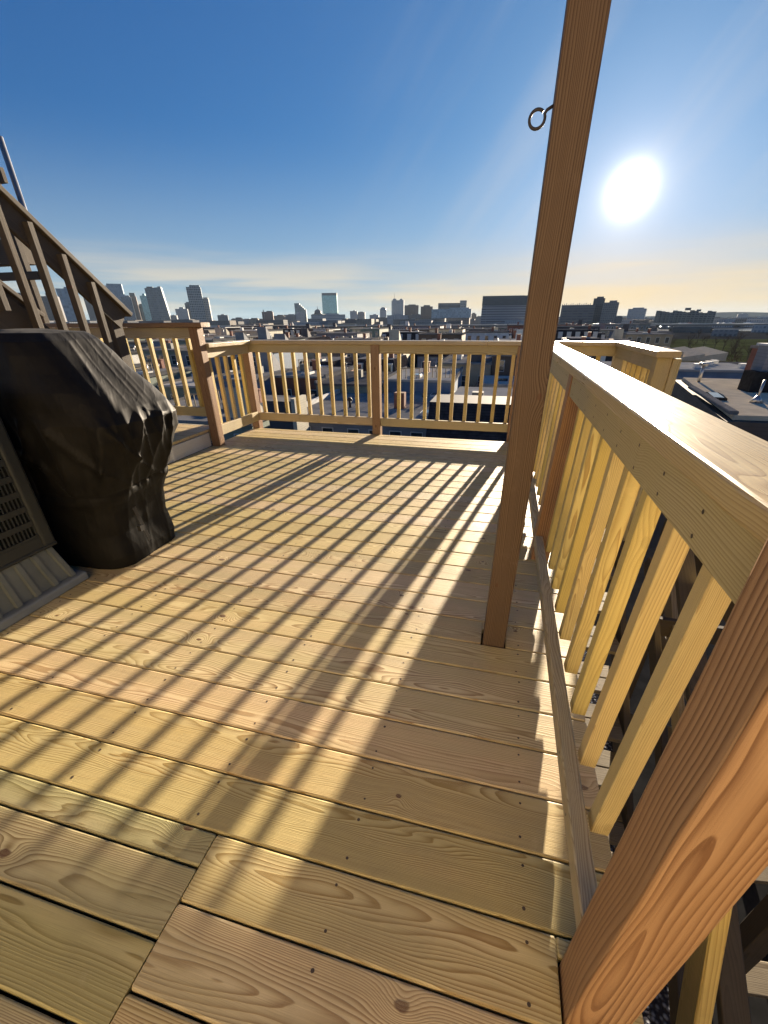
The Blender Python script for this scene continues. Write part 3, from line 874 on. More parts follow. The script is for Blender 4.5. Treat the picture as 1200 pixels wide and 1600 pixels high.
def riser(y0, y1):
    def f(m):
        # tapered ribbed block, ribs along the visible side
        nb = 9
        yy = [y0 + (y1 - y0) * i / nb for i in range(nb + 1)]
        m.add([(-1.72, y0, .045), (-1.135, y0, .045), (-1.135, y1, .045), (-1.72, y1, .045), (-1.70, y0 + .02, .212), (-1.175, y0 + .02, .212), (-1.175, y1 - .03, .212), (-1.70, y1 - .03, .212)],
              [(0, 3, 2, 1), (4, 5, 6, 7), (0, 1, 5, 4), (2, 3, 7, 6), (0, 4, 7, 3), (1, 2, 6, 5)])
        for i in range(nb):
            a, b_ = yy[i] + .006, yy[i + 1] - .006
            if i % 2 == 0:
                sc = lambda y: y0 + .02 + (y - y0) * (y1 - y0 - .05) / (y1 - y0)
                m.add([(-1.134, a, .046), (-1.122, a + .004, .046), (-1.122, b_ - .004, .046), (-1.134, b_, .046), (-1.174, sc(a), .205), (-1.162, sc(a) + .004, .205), (-1.162, sc(b_) - .004, .205), (-1.174, sc(b_), .205)],
                      [(0, 1, 5, 4), (1, 2, 6, 5), (2, 3, 7, 6), (4, 5, 6, 7), (0, 3, 2, 1)])
    return f


for i, (a, b_) in enumerate(((.46, .845), (.03, .40))):
    tag(one('equipment_riser', M['riser'], None, riser(a, b_)), 'ribbed grey plastic block under the %s corner of the condenser' % ('far' if i == 0 else 'near'), 'riser block', 'blocks under the condenser')
tag(one('equipment_pad', M['pad'], None, lambda m: m.bar((-1.62, -.12, .022), (-1.62, .872, .022), 1.04, .042, (0, 0, 1), .010, 0, 0, 3)), 'flat blue-grey pad under the condenser on the deck', 'pad')

# ================================================================== OLD SIDE STAIR (right, down)
ss = thing('weathered_side_stair', (1.45, 2.8, 0), 'old grey wooden stair going down outside the right railing', 'staircase')
for i in range(13):
    zt = -.155 * (i + 1) - .01; yt = 2.93 - .212 * (i + 1)
    for q in range(2):
        timber('tread_board', 'oldpale', ss, (1.19, yt + .066 + q * .128, zt), (1.725, yt + .066 + q * .128, zt), .122, .03, (0, 0, 1), .004)
for x in (1.175, 1.755):
    timber('stringer', 'old', ss, (x, 3.05, -.10), (x, -.1, -.10 - 3.15 * .731), .038, .22, (0, 0, 1), .003)
for y in (1.05, .15):
    z = -(2.93 - y) * .731
    timber('newel_post', 'old', ss, (1.80, y, z - .5), (1.80, y, z + .95), .07, .07, (0, 1, 0), .004)
timber('handrail', 'old', ss, (1.80, 2.1, .27), (1.80, -.1, .87 - 2.95 * .731), .09, .036, (0, 0, 1), .004)
timber('mid_rail', 'old', ss, (1.79, 2.1, -.20), (1.79, -.1, .35 - 2.95 * .731), .036, .09, (0, 0, 1), .004)
tl = MB()
for k in range(8):
    tl.bar((1.18, 2.96 + .071 + k * PW, -.03), (1.84, 2.96 + .071 + k * PW, -.03), PW - .006, .03)
tag(tl.build('stair_landing', M['old']), 'small grey landing at the head of the side stair', None, None, 'structure')
tag(timber('support_post', 'baluster', None, (1.87, 1.56, -2.2), (1.87, 1.56, .22), .089, .089, (0, 1, 0), .004), 'yellowish new timber post standing beside the old side stair', 'post')
tag(timber('diagonal_brace', 'baluster', None, (1.46, .30, -.10), (1.52, .02, -.95), .085, .04, (1, 0, 0), .004), 'slanting new timber brace below the near corner post', 'brace')
tag(timber('stair_beam', 'baluster', None, (1.22, -.28, .02), (1.75, .12, -.05), .038, .12, (0, 0, 1), .004), 'yellowish timber beam crossing at the lower right corner', 'beam')

# own building below, lower gravel roof at the right
ob = thing('own_building', (-2.5, 1, -12), 'dark building carrying the roof deck', 'building')
one('wall', M['sid_dark'], ob, lambda m: m.box(-7.0, 1.10, -9, 3.9, -12, -.36))
one('roof', M['membrane'], ob, lambda m: m.box(-7.1, 1.135, -9.1, 3.95, -.355, -.27))
an = thing('lower_annex', (2.5, 0, -12), 'low annex with a gravel roof beside the side stair', 'building')
one('wall', M['sid_dark'], an, lambda m: m.box(1.14, 4.6, -6, 6.4, -12, -2.31))
one('roof', M['gravel'], an, lambda m: m.box(1.138, 2.1, -6.05, 6.45, -2.305, -2.25))
one('shade_roof_sheet', M['membrane'], an, lambda m: m.box(2.103, 4.65, -6.05, 6.45, -2.305, -2.24))  # dark membrane colour stands in for shade on this part of the roof


tf = thing('old_timber_frame', (2.3, 1.6, -2.24), 'dark old timber framing with crossed braces beyond the side stair', 'timber frame')
for x, y in ((2.15, 2.6), (2.2, 1.7), (2.25, .8), (2.9, 2.2), (2.9, 1.1)):
    timber('post', 'old', tf, (x, y, -2.24), (x, y, -.15), .089, .089, (0, 1, 0), .004)
timber('beam', 'old', tf, (2.18, 3.0, -.35), (2.24, .4, -.35), .038, .16)
timber('beam', 'oldpale', tf, (2.26, 3.0, -1.15), (2.32, .4, -1.15), .038, .12)
timber('beam', 'old', tf, (2.0, 2.2, -.75), (3.1, 2.15, -.75), .038, .14)
timber('brace', 'oldpale', tf, (2.1, 2.5, -.5), (2.15, .9, -1.9), .038, .11)
timber('brace', 'old', tf, (2.12, .9, -.5), (2.14, 2.4, -1.9), .038, .11)
timber('plank', 'oldpale', tf, (2.0, 1.15, -1.65), (3.1, 1.3, -1.6), .14, .03)
timber('plank', 'oldpale', tf, (2.0, .75, -1.85), (3.1, .85, -1.8), .14, .03)
ff = thing('old_fence_panel', (3.2, 1.5, -2.24), 'dark old board fence behind the timber framing', 'fence')
for i in range(22):
    timber('board', 'old', ff, (3.3, -1.2 + i * .15, -2.24), (3.3, -1.2 + i * .15, -.9 + .02 * (i * 7 % 5)), .13, .02, (1, 0, 0), .002)
for z in (-2.0, -1.2):
    timber('fence_rail', 'old', ff, (3.27, -1.3, z), (3.27, 2.1, z), .035, .08)
# added headhouse, unseen behind the camera, bounces warm sunlight onto the deck wood
hh = thing('bounce_bulkhead', (-.5, -2.6, -.27), 'added unseen yellow clapboard bulkhead behind the deck that bounces sunlight', 'building')
one('wall', M['sid_yellow'], hh, lambda m: m.box(-1.6, 2.4, -5.2, -1.92, -.26, 2.75))
one('roof', M['membrane'], hh, lambda m: m.box(-1.7, 2.5, -5.3, -1.8, 2.755, 2.85))
one('door', M['white'], hh, lambda m: m.box(-.1, .8, -1.917, -1.88, .02, 2.05))

# ================================================================== GROUND & NEIGHBOURHOOD
GZ = -12.0


def sheet(name, x0, x1, y0, y1, z, mat, label=None):
    mb = MB(); mb.add([(x0, y0, z), (x1, y0, z), (x1, y1, z), (x0, y1, z)], [(0, 1, 2, 3)])
    return tag(mb.build(name, mat), label, None, None, 'structure')


sheet('ground', -9000, 9000, -3000, 12000, GZ, M['asphalt'])
sheet('park_lawn', 30, 320, 95, 380, GZ + .02, M['grass'])
sheet('water', -1200, 900, 620, 800, GZ + .02, M['glass'])


def rotz(mb, ang, ox, oy):
    c, s_ = math.cos(ang), math.sin(ang)
    mb.v = [Vector((ox + p.x * c - p.y * s_, oy + p.x * s_ + p.y * c, p.z)) for p in mb.v]


_WM = {}


def matte(m):
    """rough ground and roofing: plain diffuse, no sheen at grazing angles"""
    t = m.node_tree; b = t.nodes['Principled BSDF']
    d_ = t.nodes.new('ShaderNodeBsdfDiffuse'); d_.inputs['Roughness'].default_value = .6
    for a, c in (('Base Color', 'Color'), ('Normal', 'Normal')):
        if b.inputs[a].is_linked: t.links.new(b.inputs[a].links[0].from_socket, d_.inputs[c])
    out = [q for q in t.nodes if q.type == 'OUTPUT_MATERIAL'][0]
    t.links.new(d_.outputs[0], out.inputs['Surface'])
    t.nodes.remove(b)




def window(parent, x, y, z, wd, ht, far=False):
    """framed sash window on a wall facing -y"""
    key = (round(wd, 2), round(ht, 2), far)
    if key not in _WM:
        mb = MB(); t = .06
        a0, a1 = -wd / 2, wd / 2
        if far:
            mb.box(a0, a1, -.05, -.003, 0, ht, 0); mb.box(a0 + .11, a1 - .11, -.06, -.052, .11, ht - .11, 1)
        else:
            for q in ((a0, a1, 0, t), (a0, a1, ht - t, ht), (a0, a0 + t, t, ht - t), (a1 - t, a1, t, ht - t)):
                mb.box(q[0], q[1], -.06, -.003, q[2], q[3], 0)
            mb.box(a0 + t, a1 - t, -.05, -.003, ht / 2 - .02, ht / 2 + .02, 0)
            mb.box(a0 + t, a1 - t, -.02, -.003, t, ht / 2 - .02, 1); mb.box(a0 + t, a1 - t, -.02, -.003, ht / 2 + .02, ht - t, 1)
        o = mb.build('window', [M['white'], M['glass']]); _WM[key] = o.data
        bpy.data.objects.remove(o)
    o = bpy.data.objects.new('window', _WM[key]); col.objects.link(o)
    o.parent = parent
    o.location = Vector((x, y, z)) - Vector(parent['_w'])
    return o


# -- neighbour's tan flat roof at the right
nb = thing('tan_roof_house', (12, 25, GZ), 'neighbouring dark house with a wide flat tan roof beyond the right rail', 'house')
RZ = -2.2
quad = [(9.72, 18.95), (24.0, 19.6), (26.0, 30.6), (12.05, 31.9)]


def poly_prism(m, q, z0, z1, mi=0):
    k = len(q)
    m.add([(x, y, z0) for x, y in q] + [(x, y, z1) for x, y in q],
          [tuple(range(k))[::-1], tuple(range(k, 2 * k))] + [(i, (i + 1) % k, k + (i + 1) % k, k + i) for i in range(k)], mi)


def grow(q, d):
    cx = sum(p[0] for p in q) / len(q); cy = sum(p[1] for p in q) / len(q)
    return [(x + math.copysign(d, x - cx), y + math.copysign(d, y - cy)) for x, y in q]


one('wall', M['sid_brown'], nb, lambda m: poly_prism(m, grow(quad, -.35), GZ, RZ - .19))
one('roof', M['tanroof'], nb, lambda m: poly_prism(m, quad, RZ - .18, RZ))
one('eave_trim', M['membrane'], nb, lambda m: poly_prism(m, grow(quad, -.06), RZ - .42, RZ - .185))
one('parapet', M['concrete'], nb, lambda m: m.bar((9.72, 19.05, RZ + .07), (10.75, 26.6, RZ + .07), .32, .14, (0, 0, 1), .03))
one('skylight', [M['membrane'], M['glass']], nb, lambda m: (m.bar((10.6, 22.6, RZ + .05), (11.0, 24.6, RZ + .05), .55, .1), m.bar((10.63, 22.8, RZ + .105), (10.96, 24.45, RZ + .105), .4, .01, mi=1)))
one('vent_pipe', M['galv'], nb, lambda m: (m.tube([(11.9, 22.3, RZ), (11.9, 22.3, RZ + .95)], .05), m.tube([(11.9, 22.3, RZ), (11.9, 22.3, RZ + .3)], [.28, .06])))
one('vent_pipe', M['galv'], nb, lambda m: (m.tube([(12.15, 29.6, RZ), (12.15, 29.6, RZ + .9)], .09), m.tube([(12.15, 29.6, RZ + .92), (12.15, 29.6, RZ + 1.06)], .26)))
for x in (10.95, 13.6, 16.2):
    window(nb, x, 19.3, RZ - 2.15, .95, 1.25)
hb = thing('roof_hatch_house', (14.2, 26.2, RZ), 'small grey stair box standing on the tan roof', 'roof box')
one('base', M['membrane'], hb, lambda m: m.box(13.0, 14.6, 25.6, 26.8, RZ, RZ + .95))
one('box', M['sid_grey'], hb, lambda m: m.box(13.35, 14.7, 25.9, 27.0, RZ + .955, RZ + 2.1))
one('lid', M['white'], hb, lambda m: m.box(13.25, 14.8, 25.8, 27.1, RZ + 2.105, RZ + 2.2))
one('cowl', M['galv'], hb, lambda m: (m.tube([(14.0, 26.4, RZ + 2.2), (14.0, 26.4, RZ + 2.5)], .16), m.tube([(14.0, 26.4, RZ + 2.5), (14.0, 26.4, RZ + 2.6)], [.34, .1])))
cn = thing('plastic_chair', (14.9, 25.2, RZ), 'white garden chair on the tan roof beside the stair box', 'chair')
one('seat', M['white'], cn, lambda m: m.box(14.68, 15.12, 25.0, 25.44, RZ + .42, RZ + .46))
one('backrest', M['white'], cn, lambda m: m.box(14.68, 15.12, 25.41, 25.45, RZ + .465, RZ + .92))
for (x, y) in ((14.7, 25.02), (15.08, 25.02), (14.7, 25.4), (15.08, 25.4)):
    one('leg', M['white'], cn, lambda m: m.bar((x, y, RZ), (x, y, RZ + .418), .04, .04, (1, 0, 0)))
ch = thing('brick_chimney', (17.2, 33.2, GZ), 'tall dark brick chimney at the right behind the tan roof', 'chimney')
one('stack', M['sid_brick'], ch, lambda m: m.box(16.5, 18.2, 33.2, 34.6, GZ, 1.0 - 1.6))
one('cap', M['concrete'], ch, lambda m: m.box(16.4, 18.3, 33.1, 34.7, -.595, -.45))
one('flue', M['galv'], ch, lambda m: m.tube([(17.3, 33.9, -.45), (17.3, 33.9, .15)], .22))


# -- row houses
HM = ['grey', 'white', 'blue', 'tan', 'dark', 'cream', 'sage', 'brown', 'brick']


def house(x, y, rot, wd, dp, ht, colr, roofm, kind, near, label, group):
    root = thing('rowhouse', (x, y, GZ), label, 'house', group)
    root.rotation_euler = (0, 0, rot)
    root['_w'] = (0, 0, 0)     # children are modelled in the house's own space
    zt = ht
    if kind == 'flat':
        one('wall', M['sid_' + colr], root, lambda m: m.box(-wd / 2, wd / 2, -dp / 2, dp / 2, 0, zt))
        def rf(m):
            m.box(-wd / 2 - .12, wd / 2 + .12, -dp / 2 - .25, dp / 2 + .12, zt + .003, zt + .22, 0)
            m.box(-wd / 2 - .10, -wd / 2 + .10, -dp / 2 - .2, dp / 2 + .1, zt + .223, zt + .45, 1)
            m.box(wd / 2 - .10, wd / 2 + .10, -dp / 2 - .2, dp / 2 + .1, zt + .223, zt + .45, 1)
        one('roof', [M[roofm], M['concrete'] if random.random() < .8 else M['white']], root, rf)
        rz = zt + .22
    elif kind == 'gable':
        one('wall', M['sid_' + colr], root, lambda m: m.box(-wd / 2, wd / 2, -dp / 2, dp / 2, 0, zt))
        rh = wd * .42
        def rf(m):
            o = .3
            m.add([(-wd / 2 - o, -dp / 2 - o, zt), (wd / 2 + o, -dp / 2 - o, zt), (wd / 2 + o, dp / 2 + o, zt), (-wd / 2 - o, dp / 2 + o, zt), (0, -dp / 2 - o, zt + rh), (0, dp / 2 + o, zt + rh)],
                  [(0, 4, 5, 3), (1, 2, 5, 4), (0, 3, 2, 1)], 0)
            m.add([(-wd / 2 - o, -dp / 2 - o, zt), (wd / 2 + o, -dp / 2 - o, zt), (0, -dp / 2 - o, zt + rh)], [(0, 1, 2)], 1)
            m.add([(-wd / 2 - o, dp / 2 + o, zt), (wd / 2 + o, dp / 2 + o, zt), (0, dp / 2 + o, zt + rh)], [(2, 1, 0)], 1)
        one('roof', [M['shingle'] if random.random() < .5 else M['darkroof'], M['sid_' + colr]], root, rf)
        rz = zt + rh * .45
    else:   # mansard
        one('wall', M['sid_' + colr], root, lambda m: m.box(-wd / 2, wd / 2, -dp / 2, dp / 2, 0, zt - 2.6))
        def rf(m):
            q0 = [(-wd / 2 - .2, -dp / 2 - .2), (wd / 2 + .2, -dp / 2 - .2), (wd / 2 + .2, dp / 2 + .2), (-wd / 2 - .2, dp / 2 + .2)]
            q1 = [(-wd / 2 + .6, -dp / 2 + .8), (wd / 2 - .6, -dp / 2 + .8), (wd / 2 - .6, dp / 2 - .8), (-wd / 2 + .6, dp / 2 - .8)]
            m.add([(a, b, zt - 2.6) for a, b in q0] + [(a, b, zt) for a, b in q1], [(3, 2, 1, 0)] + [(i, (i + 1) % 4, 4 + (i + 1) % 4, 4 + i) for i in range(4)], 0)
            m.add([(a, b, zt + .01) for a, b in q1], [(0, 1, 2, 3)], 1)
        one('roof', [M['shingle'], M[roofm]], root, rf)
        rz = zt
    # chimney and roof furniture
    cx, cy = random.uniform(-wd * .3, wd * .3), random.uniform(-dp * .3, dp * .3)
    one('chimney', M['sid_brick'], root, lambda m: (m.box(cx - .35, cx + .35, cy - .3, cy + .3, rz, rz + 1.1), m.box(cx - .42, cx + .42, cy - .37, cy + .37, rz + 1.103, rz + 1.2)))
    if kind != 'gable':
        sx, sy = random.uniform(-wd * .3, wd * .3), -dp * .3 if cy > 0 else dp * .3
        r_ = random.random()
        if r_ < .45:
            one('skylight', [M['white'], M['glass']], root, lambda m: (m.box(sx - .5, sx + .5, sy - .8, sy + .8, rz, rz + .25), m.box(sx - .42, sx + .42, sy - .72, sy + .72, rz + .253, rz + .28, 1)))
        elif r_ < .75:
            hc_ = random.choice(['white', 'grey', 'dark', 'cream'])
            one('roof_hatch', M['sid_' + hc_], root, lambda m: m.add([(sx - 1, sy - 1.2, rz), (sx + 1, sy - 1.2, rz), (sx + 1, sy + 1.2, rz), (sx - 1, sy + 1.2, rz), (sx - 1, sy - 1.2, rz + 2.3), (sx + 1, sy - 1.2, rz + 2.3), (sx + 1, sy + 1.2, rz + .5), (sx - 1, sy + 1.2, rz + .5)],
                                                                [(0, 1, 5, 4), (1, 2, 6, 5), (2, 3, 7, 6), (3, 0, 4, 7), (4, 5, 6, 7)]))
        if near:
            one('vent_pipe', M['galv'], root, lambda m: m.tube([(-sx, -sy * .6, rz), (-sx, -sy * .6, rz + .7)], .06, 8))
            if random.random() < .6:
                tag_x = random.uniform(-wd * .3, wd * .3)
                one('roof_unit', M['aclight'], root, lambda m: m.box(tag_x - .4, tag_x + .4, -.4, .4, rz, rz + .8))
    if kind == 'flat' and math.hypot(x, y) < 175:
        for q in range(random.randint(2, 4)):
            ux, uy = random.uniform(-wd * .42, wd * .42), random.uniform(-dp * .42, dp * .42)
            if abs(ux - cx) < .8 and abs(uy - cy) < .8: continue
            t_ = random.random()
            if t_ < .35:
                one('vent_pipe', M['galv'], root, lambda m: m.tube([(ux, uy, rz), (ux, uy, rz + random.uniform(.5, 1.1))], .08, 6))
            elif t_ < .6:
                one('roof_unit', M[random.choice(['aclight', 'white', 'concrete'])], root, lambda m: m.box(ux - .45, ux + .45, uy - .4, uy + .4, rz + .003, rz + random.uniform(.5, .9)))
            elif t_ < .8:
                hh_ = random.uniform(1.6, 2.6)
                one('aerial', M['galv'], root, lambda m: (m.tube([(ux, uy, rz), (ux, uy, rz + hh_)], .03, 5), m.tube([(ux - .6, uy, rz + hh_ - .1), (ux + .6, uy, rz + hh_ - .1)], .02, 5), m.tube([(ux - .4, uy, rz + hh_ - .4), (ux + .4, uy, rz + hh_ - .4)], .02, 5)))
            else:
                def dk_(m):
                    for a_ in range(6): m.box(ux - 1.2 + a_ * .48, ux - 1.12 + a_ * .48, uy - 1.0, uy - .92, rz, rz + 1.0)
                    m.box(ux - 1.25, ux + 1.35, uy - 1.02, uy - .9, rz + 1.003, rz + 1.08)
                one('roof_rail', M['oldpale'], root, dk_)
    # windows on the wall that faces the deck
    wz = zt if kind != 'mansard' else zt - 2.6
    nfl = max(1, int(wz // 2.9)); nx_ = max(2, int(wd // 2.3))
    if near:
        for f_ in range(nfl):
            if nfl - f_ > 2: continue
            for i in range(nx_):
                window(root, -wd / 2 + wd * (i + .5) / nx_, -dp / 2, .9 + f_ * (wz / nfl), .95, 1.5)
        if kind == 'mansard':
            for i in range(nx_):
                xx = -wd / 2 + wd * (i + .5) / nx_
                one('dormer', [M['white'], M['glass']], root, lambda m: (m.box(xx - .6, xx + .6, -dp / 2 - .1, -dp / 2 + 1.2, zt - 2.2, zt - .5), m.box(xx - .4, xx + .4, -dp / 2 - .115, -dp / 2 - .103, zt - 2.0, zt - .7, 1)))
    else:
        for f_ in range(nfl):
            if nfl - f_ > 2: continue
            for i in range(nx_):
                window(root, -wd / 2 + wd * (i + .5) / nx_, -dp / 2, .9 + f_ * (wz / nfl), 1.1, 1.6, True)
        if kind == 'mansard':
            for i in range(nx_):
                xx = -wd / 2 + wd * (i + .5) / nx_
                one('dormer', M['white'], root, lambda m: m.box(xx - .6, xx + .6, -dp / 2 - .1, -dp / 2 + 1.2, zt - 2.2, zt - .5, 0))
    return root


ORD = ['first', 'second', 'third', 'fourth', 'fifth', 'sixth', 'seventh', 'eighth', 'ninth', 'tenth', 'eleventh', 'twelfth', 'thirteenth', 'fourteenth', 'fifteenth', 'sixteenth', 'seventeenth', 'eighteenth', 'nineteenth', 'twentieth'] + ['%dth' % i for i in range(21, 60)]
RN = {'greyroof': 'grey', 'paleroof': 'pale', 'darkroof': 'dark', 'tanroof': 'tan'}
rows = [(35, 6.4, 12, 6.3, .10), (52, 6.6, 12, 7.4, .10), (71, 7.0, 12, 8.2, .06), (94, 7.5, 13, 8.8, .12), (120, 9, 13, 9.2, .06), (150, 12, 15, 9.6, .10), (185, 14, 15, 9.5, .05), (228, 18, 17, 10.0, .10), (280, 24, 18, 10.0, .06)]
occ = []
for ri, (Y, wd0, dp, ht, rot) in enumerate(rows):
    xmin, xmax = -1.25 * Y - 8, .42 * Y + 4
    x = xmin
    ci = 0
    nleft = 0
    while x < xmax:
        wd = wd0 * random.uniform(.85, 1.2)
        gap = random.choice([0.03, .05, .05, 1.2, 3.0]) if random.random() < .85 else 7
        xc = x + wd / 2
        yy = Y + math.tan(rot) * xc * .25 + random.uniform(-1.5, 1.5)
        skip = False
        if ri == 0 and (-16.5 < xc < 7 or xc > 7): skip = True
        if ri == 1 and xc > -6 and xc < 6: skip = True
        if ri <= 2 and xc > 6: skip = True
        if Y >= 94 and xc > .28 * Y and Y < 400: skip = True
        if not skip:
            kind = random.choices(['flat', 'mansard', 'gable'], [.66, .2, .14])[0]
            if ri > 3 and kind == 'gable': kind = 'flat'
            colr = random.choice(HM)
            rm = random.choice(['greyroof', 'paleroof', 'darkroof', 'greyroof'])
            roofword = {'flat': RN[rm] + ' flat roof', 'gable': 'pitched roof', 'mansard': 'slate mansard roof'}[kind]
            cw = {'brick': 'red brick', 'tan': 'tan', 'white': 'white', 'dark': 'charcoal'}.get(colr, colr)
            lab = '%s house with %s, %s from left in the %s row beyond deck' % (cw, roofword, ORD[ci], ORD[ri])
            h = ht * random.uniform(.86, 1.1) * (.80 if kind == 'gable' else 1)
            if colr == 'white' and random.random() < .3: colr = 'grey'; lab = lab.replace('white house', 'grey house')
            house(xc, yy, rot * .25, wd, dp * random.uniform(.85, 1.05), h, colr, rm, kind, Y < 75, lab, 'houses seen beyond the deck railing')
            ci += 1
        x += wd + gap

# -- particular buildings seen through the back railing
sh = thing('slate_roof_house', (-.7, 28.6, GZ), 'house with steep dark slate roof close behind the back railing', 'house')
one('wall', M['sid_dark'], sh, lambda m: m.box(-3.5, 3.2, 26.6, 32.2, GZ, -6.75))
one('roof', [M['shingle'], M['sid_dark']], sh, lambda m: (m.add([(-3.7, 26.2, -6.75), (3.4, 26.2, -6.75), (3.4, 28.0, -3.62), (-3.7, 28.0, -3.62)], [(0, 1, 2, 3)], 0),
    m.add([(-3.7, 28.0, -3.62), (3.4, 28.0, -3.62), (3.4, 31.2, -3.60), (-3.7, 31.2, -3.60)], [(0, 1, 2, 3)], 1),
    m.add([(-3.7, 26.2, -6.75), (-3.7, 28.0, -3.62), (-3.7, 31.2, -3.6), (-3.7, 32.4, -6.75)], [(0, 1, 2, 3)], 1),
    m.add([(3.4, 26.2, -6.75), (3.4, 28.0, -3.62), (3.4, 31.2, -3.6), (3.4, 32.4, -6.75)], [(3, 2, 1, 0)], 1),
    m.add([(3.4, 32.4, -6.75), (-3.7, 32.4, -6.75), (-3.7, 31.2, -3.6), (3.4, 31.2, -3.6)], [(0, 1, 2, 3)], 1)))
fb = thing('grey_roof_building', (-10, 38, GZ), 'grey building with a broad flat roof left of the slate roof house', 'house')
one('wall', M['sid_grey'], fb, lambda m: m.box(-16.3, -3.9, 31.6, 46, GZ, -6.0))
one('roof', [M['greyroof'], M['white']], fb, lambda m: (m.box(-16.5, -3.8, 31.3, 46.2, -5.997, -5.72), m.box(-16.4, -16.1, 31.4, 46, -5.717, -5.35, 1), m.box(-4.15, -3.85, 31.4, 46, -5.717, -5.45, 1)))
for x in (-14.6, -12.6, -10.4, -8.6, -6.9, -5.2):
    window(fb, x, 31.6, -8.0, 1.0, 1.5)
one('chimney', M['sid_brick'], fb, lambda m: m.box(-8.2, -7.3, 36.5, 37.3, -5.715, -4.4))
for x, y in ((-12.2, 36.2), (-6.0, 39.5)):
    one('vent_cowl', M['iron'], fb, lambda m: (m.tube([(x, y, -5.72), (x, y, -5.1)], .12, 8), m.tube([(x, y, -5.1), (x, y, -4.85)], [.3, .12], 8)))
for x, y in ((-4.9, 34.6), (-5.6, 44)):
    one('skylight', [M['white'], M['glass']], fb, lambda m: (m.box(x - .5, x + .5, y - .7, y + .7, -5.715, -5.5), m.box(x - .42, x + .42, y - .62, y + .62, -5.497, -5.47, 1)))
wh = thing('white_roof_penthouse', (.4, 58, GZ), 'pale house with a bright white flat roof behind the slate roof house', 'house')
one('wall', M['sid_white'], wh, lambda m: m.box(-1.6, 2.6, 55, 63, GZ, -5.95))
one('roof', M['paleroof'], wh, lambda m: m.box(-1.9, 2.9, 54.5, 63.4, -5.947, -5.7))
one('skylight', M['glass'], wh, lambda m: m.box(.2, 1.5, 57.5, 59, -5.697, -5.55))
ph = thing('pale_terrace_house', (-3.6, 45, GZ), 'grey house with a pale roof terrace behind the slate roof house', 'house')
one('wall', M['sid_grey'], ph, lambda m: m.box(-3.6, 5.0, 35.5, 49, GZ, -5.55))
one('roof', M['paleroof'], ph, lambda m: m.box(-3.75, 5.1, 35.3, 49.2, -5.547, -5.4))
for x, y in ((-1.2, 40.0), (1.9, 37.5), (3.5, 43)):
    one('roof_unit', M['aclight'], ph, lambda m: m.box(x - .5, x + .5, y - .45, y + .45, -5.398, -4.6))
dk = thing('black_stair_box', (-10.3, 29.5, GZ), 'black walled building with a pale sunlit side near the back left corner', 'house')
one('wall', M['sid_dark'], dk, lambda m: m.box(-15.5, -13.6, 27.6, 29.4, GZ, -3.9))
one('side_wall', M['sid_cream'], dk, lambda m: m.box(-13.597, -13.3, 27.6, 29.6, GZ, -3.7))

# -- house windows row right (dark blue block beyond the tan roof)
bb = thing('blue_block', (24, 58, GZ), 'dark blue apartment block with small white windows beyond the tan roof', 'apartment block')
one('wall', M['sid_blue'], bb, lambda m: m.box(14, 31, 62, 72, GZ, -4.6))
one('roof', M['paleroof'], bb, lambda m: m.box(13.8, 31.2, 61.8, 72.2, -4.597, -4.35))
for i in range(9):
    window(bb, 15.3 + i * 1.75, 62, -6.3, .9, .95)
    window(bb, 15.3 + i * 1.75, 62, -9.0, .9, .95)
for i in range(12):
    x, y = 15 + i * 1.35, 64 + (i * 37 % 7)
    one('roof_unit', M['white'] if i % 2 else M['galv'], bb, lambda m: m.box(x - .4, x + .4, y - .4, y + .4, -4.347, -3.85))
b2 = thing('dark_hall', (33, 70, GZ), 'plain dark brown hall right of the blue block', 'building')
one('wall', M['sid_brown'], b2, lambda m: m.box(31.3, 48, 63, 76, GZ, -4.7))
one('roof', M['darkroof'], b2, lambda m: m.box(31.25, 48.2, 62.8, 76.2, -4.697, -4.5))
pv = thing('pavilion', (34, 105, GZ), 'low pavilion with a pale multi-pitched roof at the edge of the park', 'pavilion')
one('wall', M['sid_cream'], pv, lambda m: m.box(28, 42, 102, 112, GZ, -6.2))
for i in range(4):
    one('roof', M['tanroof'], pv, lambda m: m.add([(27.4 + i * 3.8, 101, -5.6 + .3 * (i % 2)), (31.2 + i * 3.8, 101, -5.0 + .3 * (i % 2)), (31.2 + i * 3.8, 113, -4.2), (27.4 + i * 3.8, 113, -4.8),
        (27.4 + i * 3.8, 101, -6.19), (31.2 + i * 3.8, 101, -6.19), (31.2 + i * 3.8, 113, -6.19), (27.4 + i * 3.8, 113, -6.19)], [(0, 1, 2, 3), (4, 7, 6, 5), (0, 4, 5, 1), (1, 5, 6, 2), (2, 6, 7, 3), (3, 7, 4, 0)]))

# -- low dark belt between the houses and the skyline
def block(name, x, y, wd, dp, zt, mat, label, cat='building', group=None, rot=None, extra=None, roofm='darkroof'):
    root = thing(name, (x, y, GZ), label, cat, group)
    a = math.atan2(x - CAM.x, y - CAM.y) if rot is None else rot
    root.rotation_euler = (0, 0, -a)
    root['_w'] = (0, 0, 0)
    H = zt - GZ
    one('body', mat, root, lambda m: m.box(-wd / 2, wd / 2, -dp / 2, dp / 2, 0, H))
    one('roof', M[roofm], root, lambda m: m.box(-wd / 2 + .4, wd / 2 - .4, -dp / 2 + .4, dp / 2 - .4, H + .01, H + .6))
    if extra: extra(root, H)
    return root


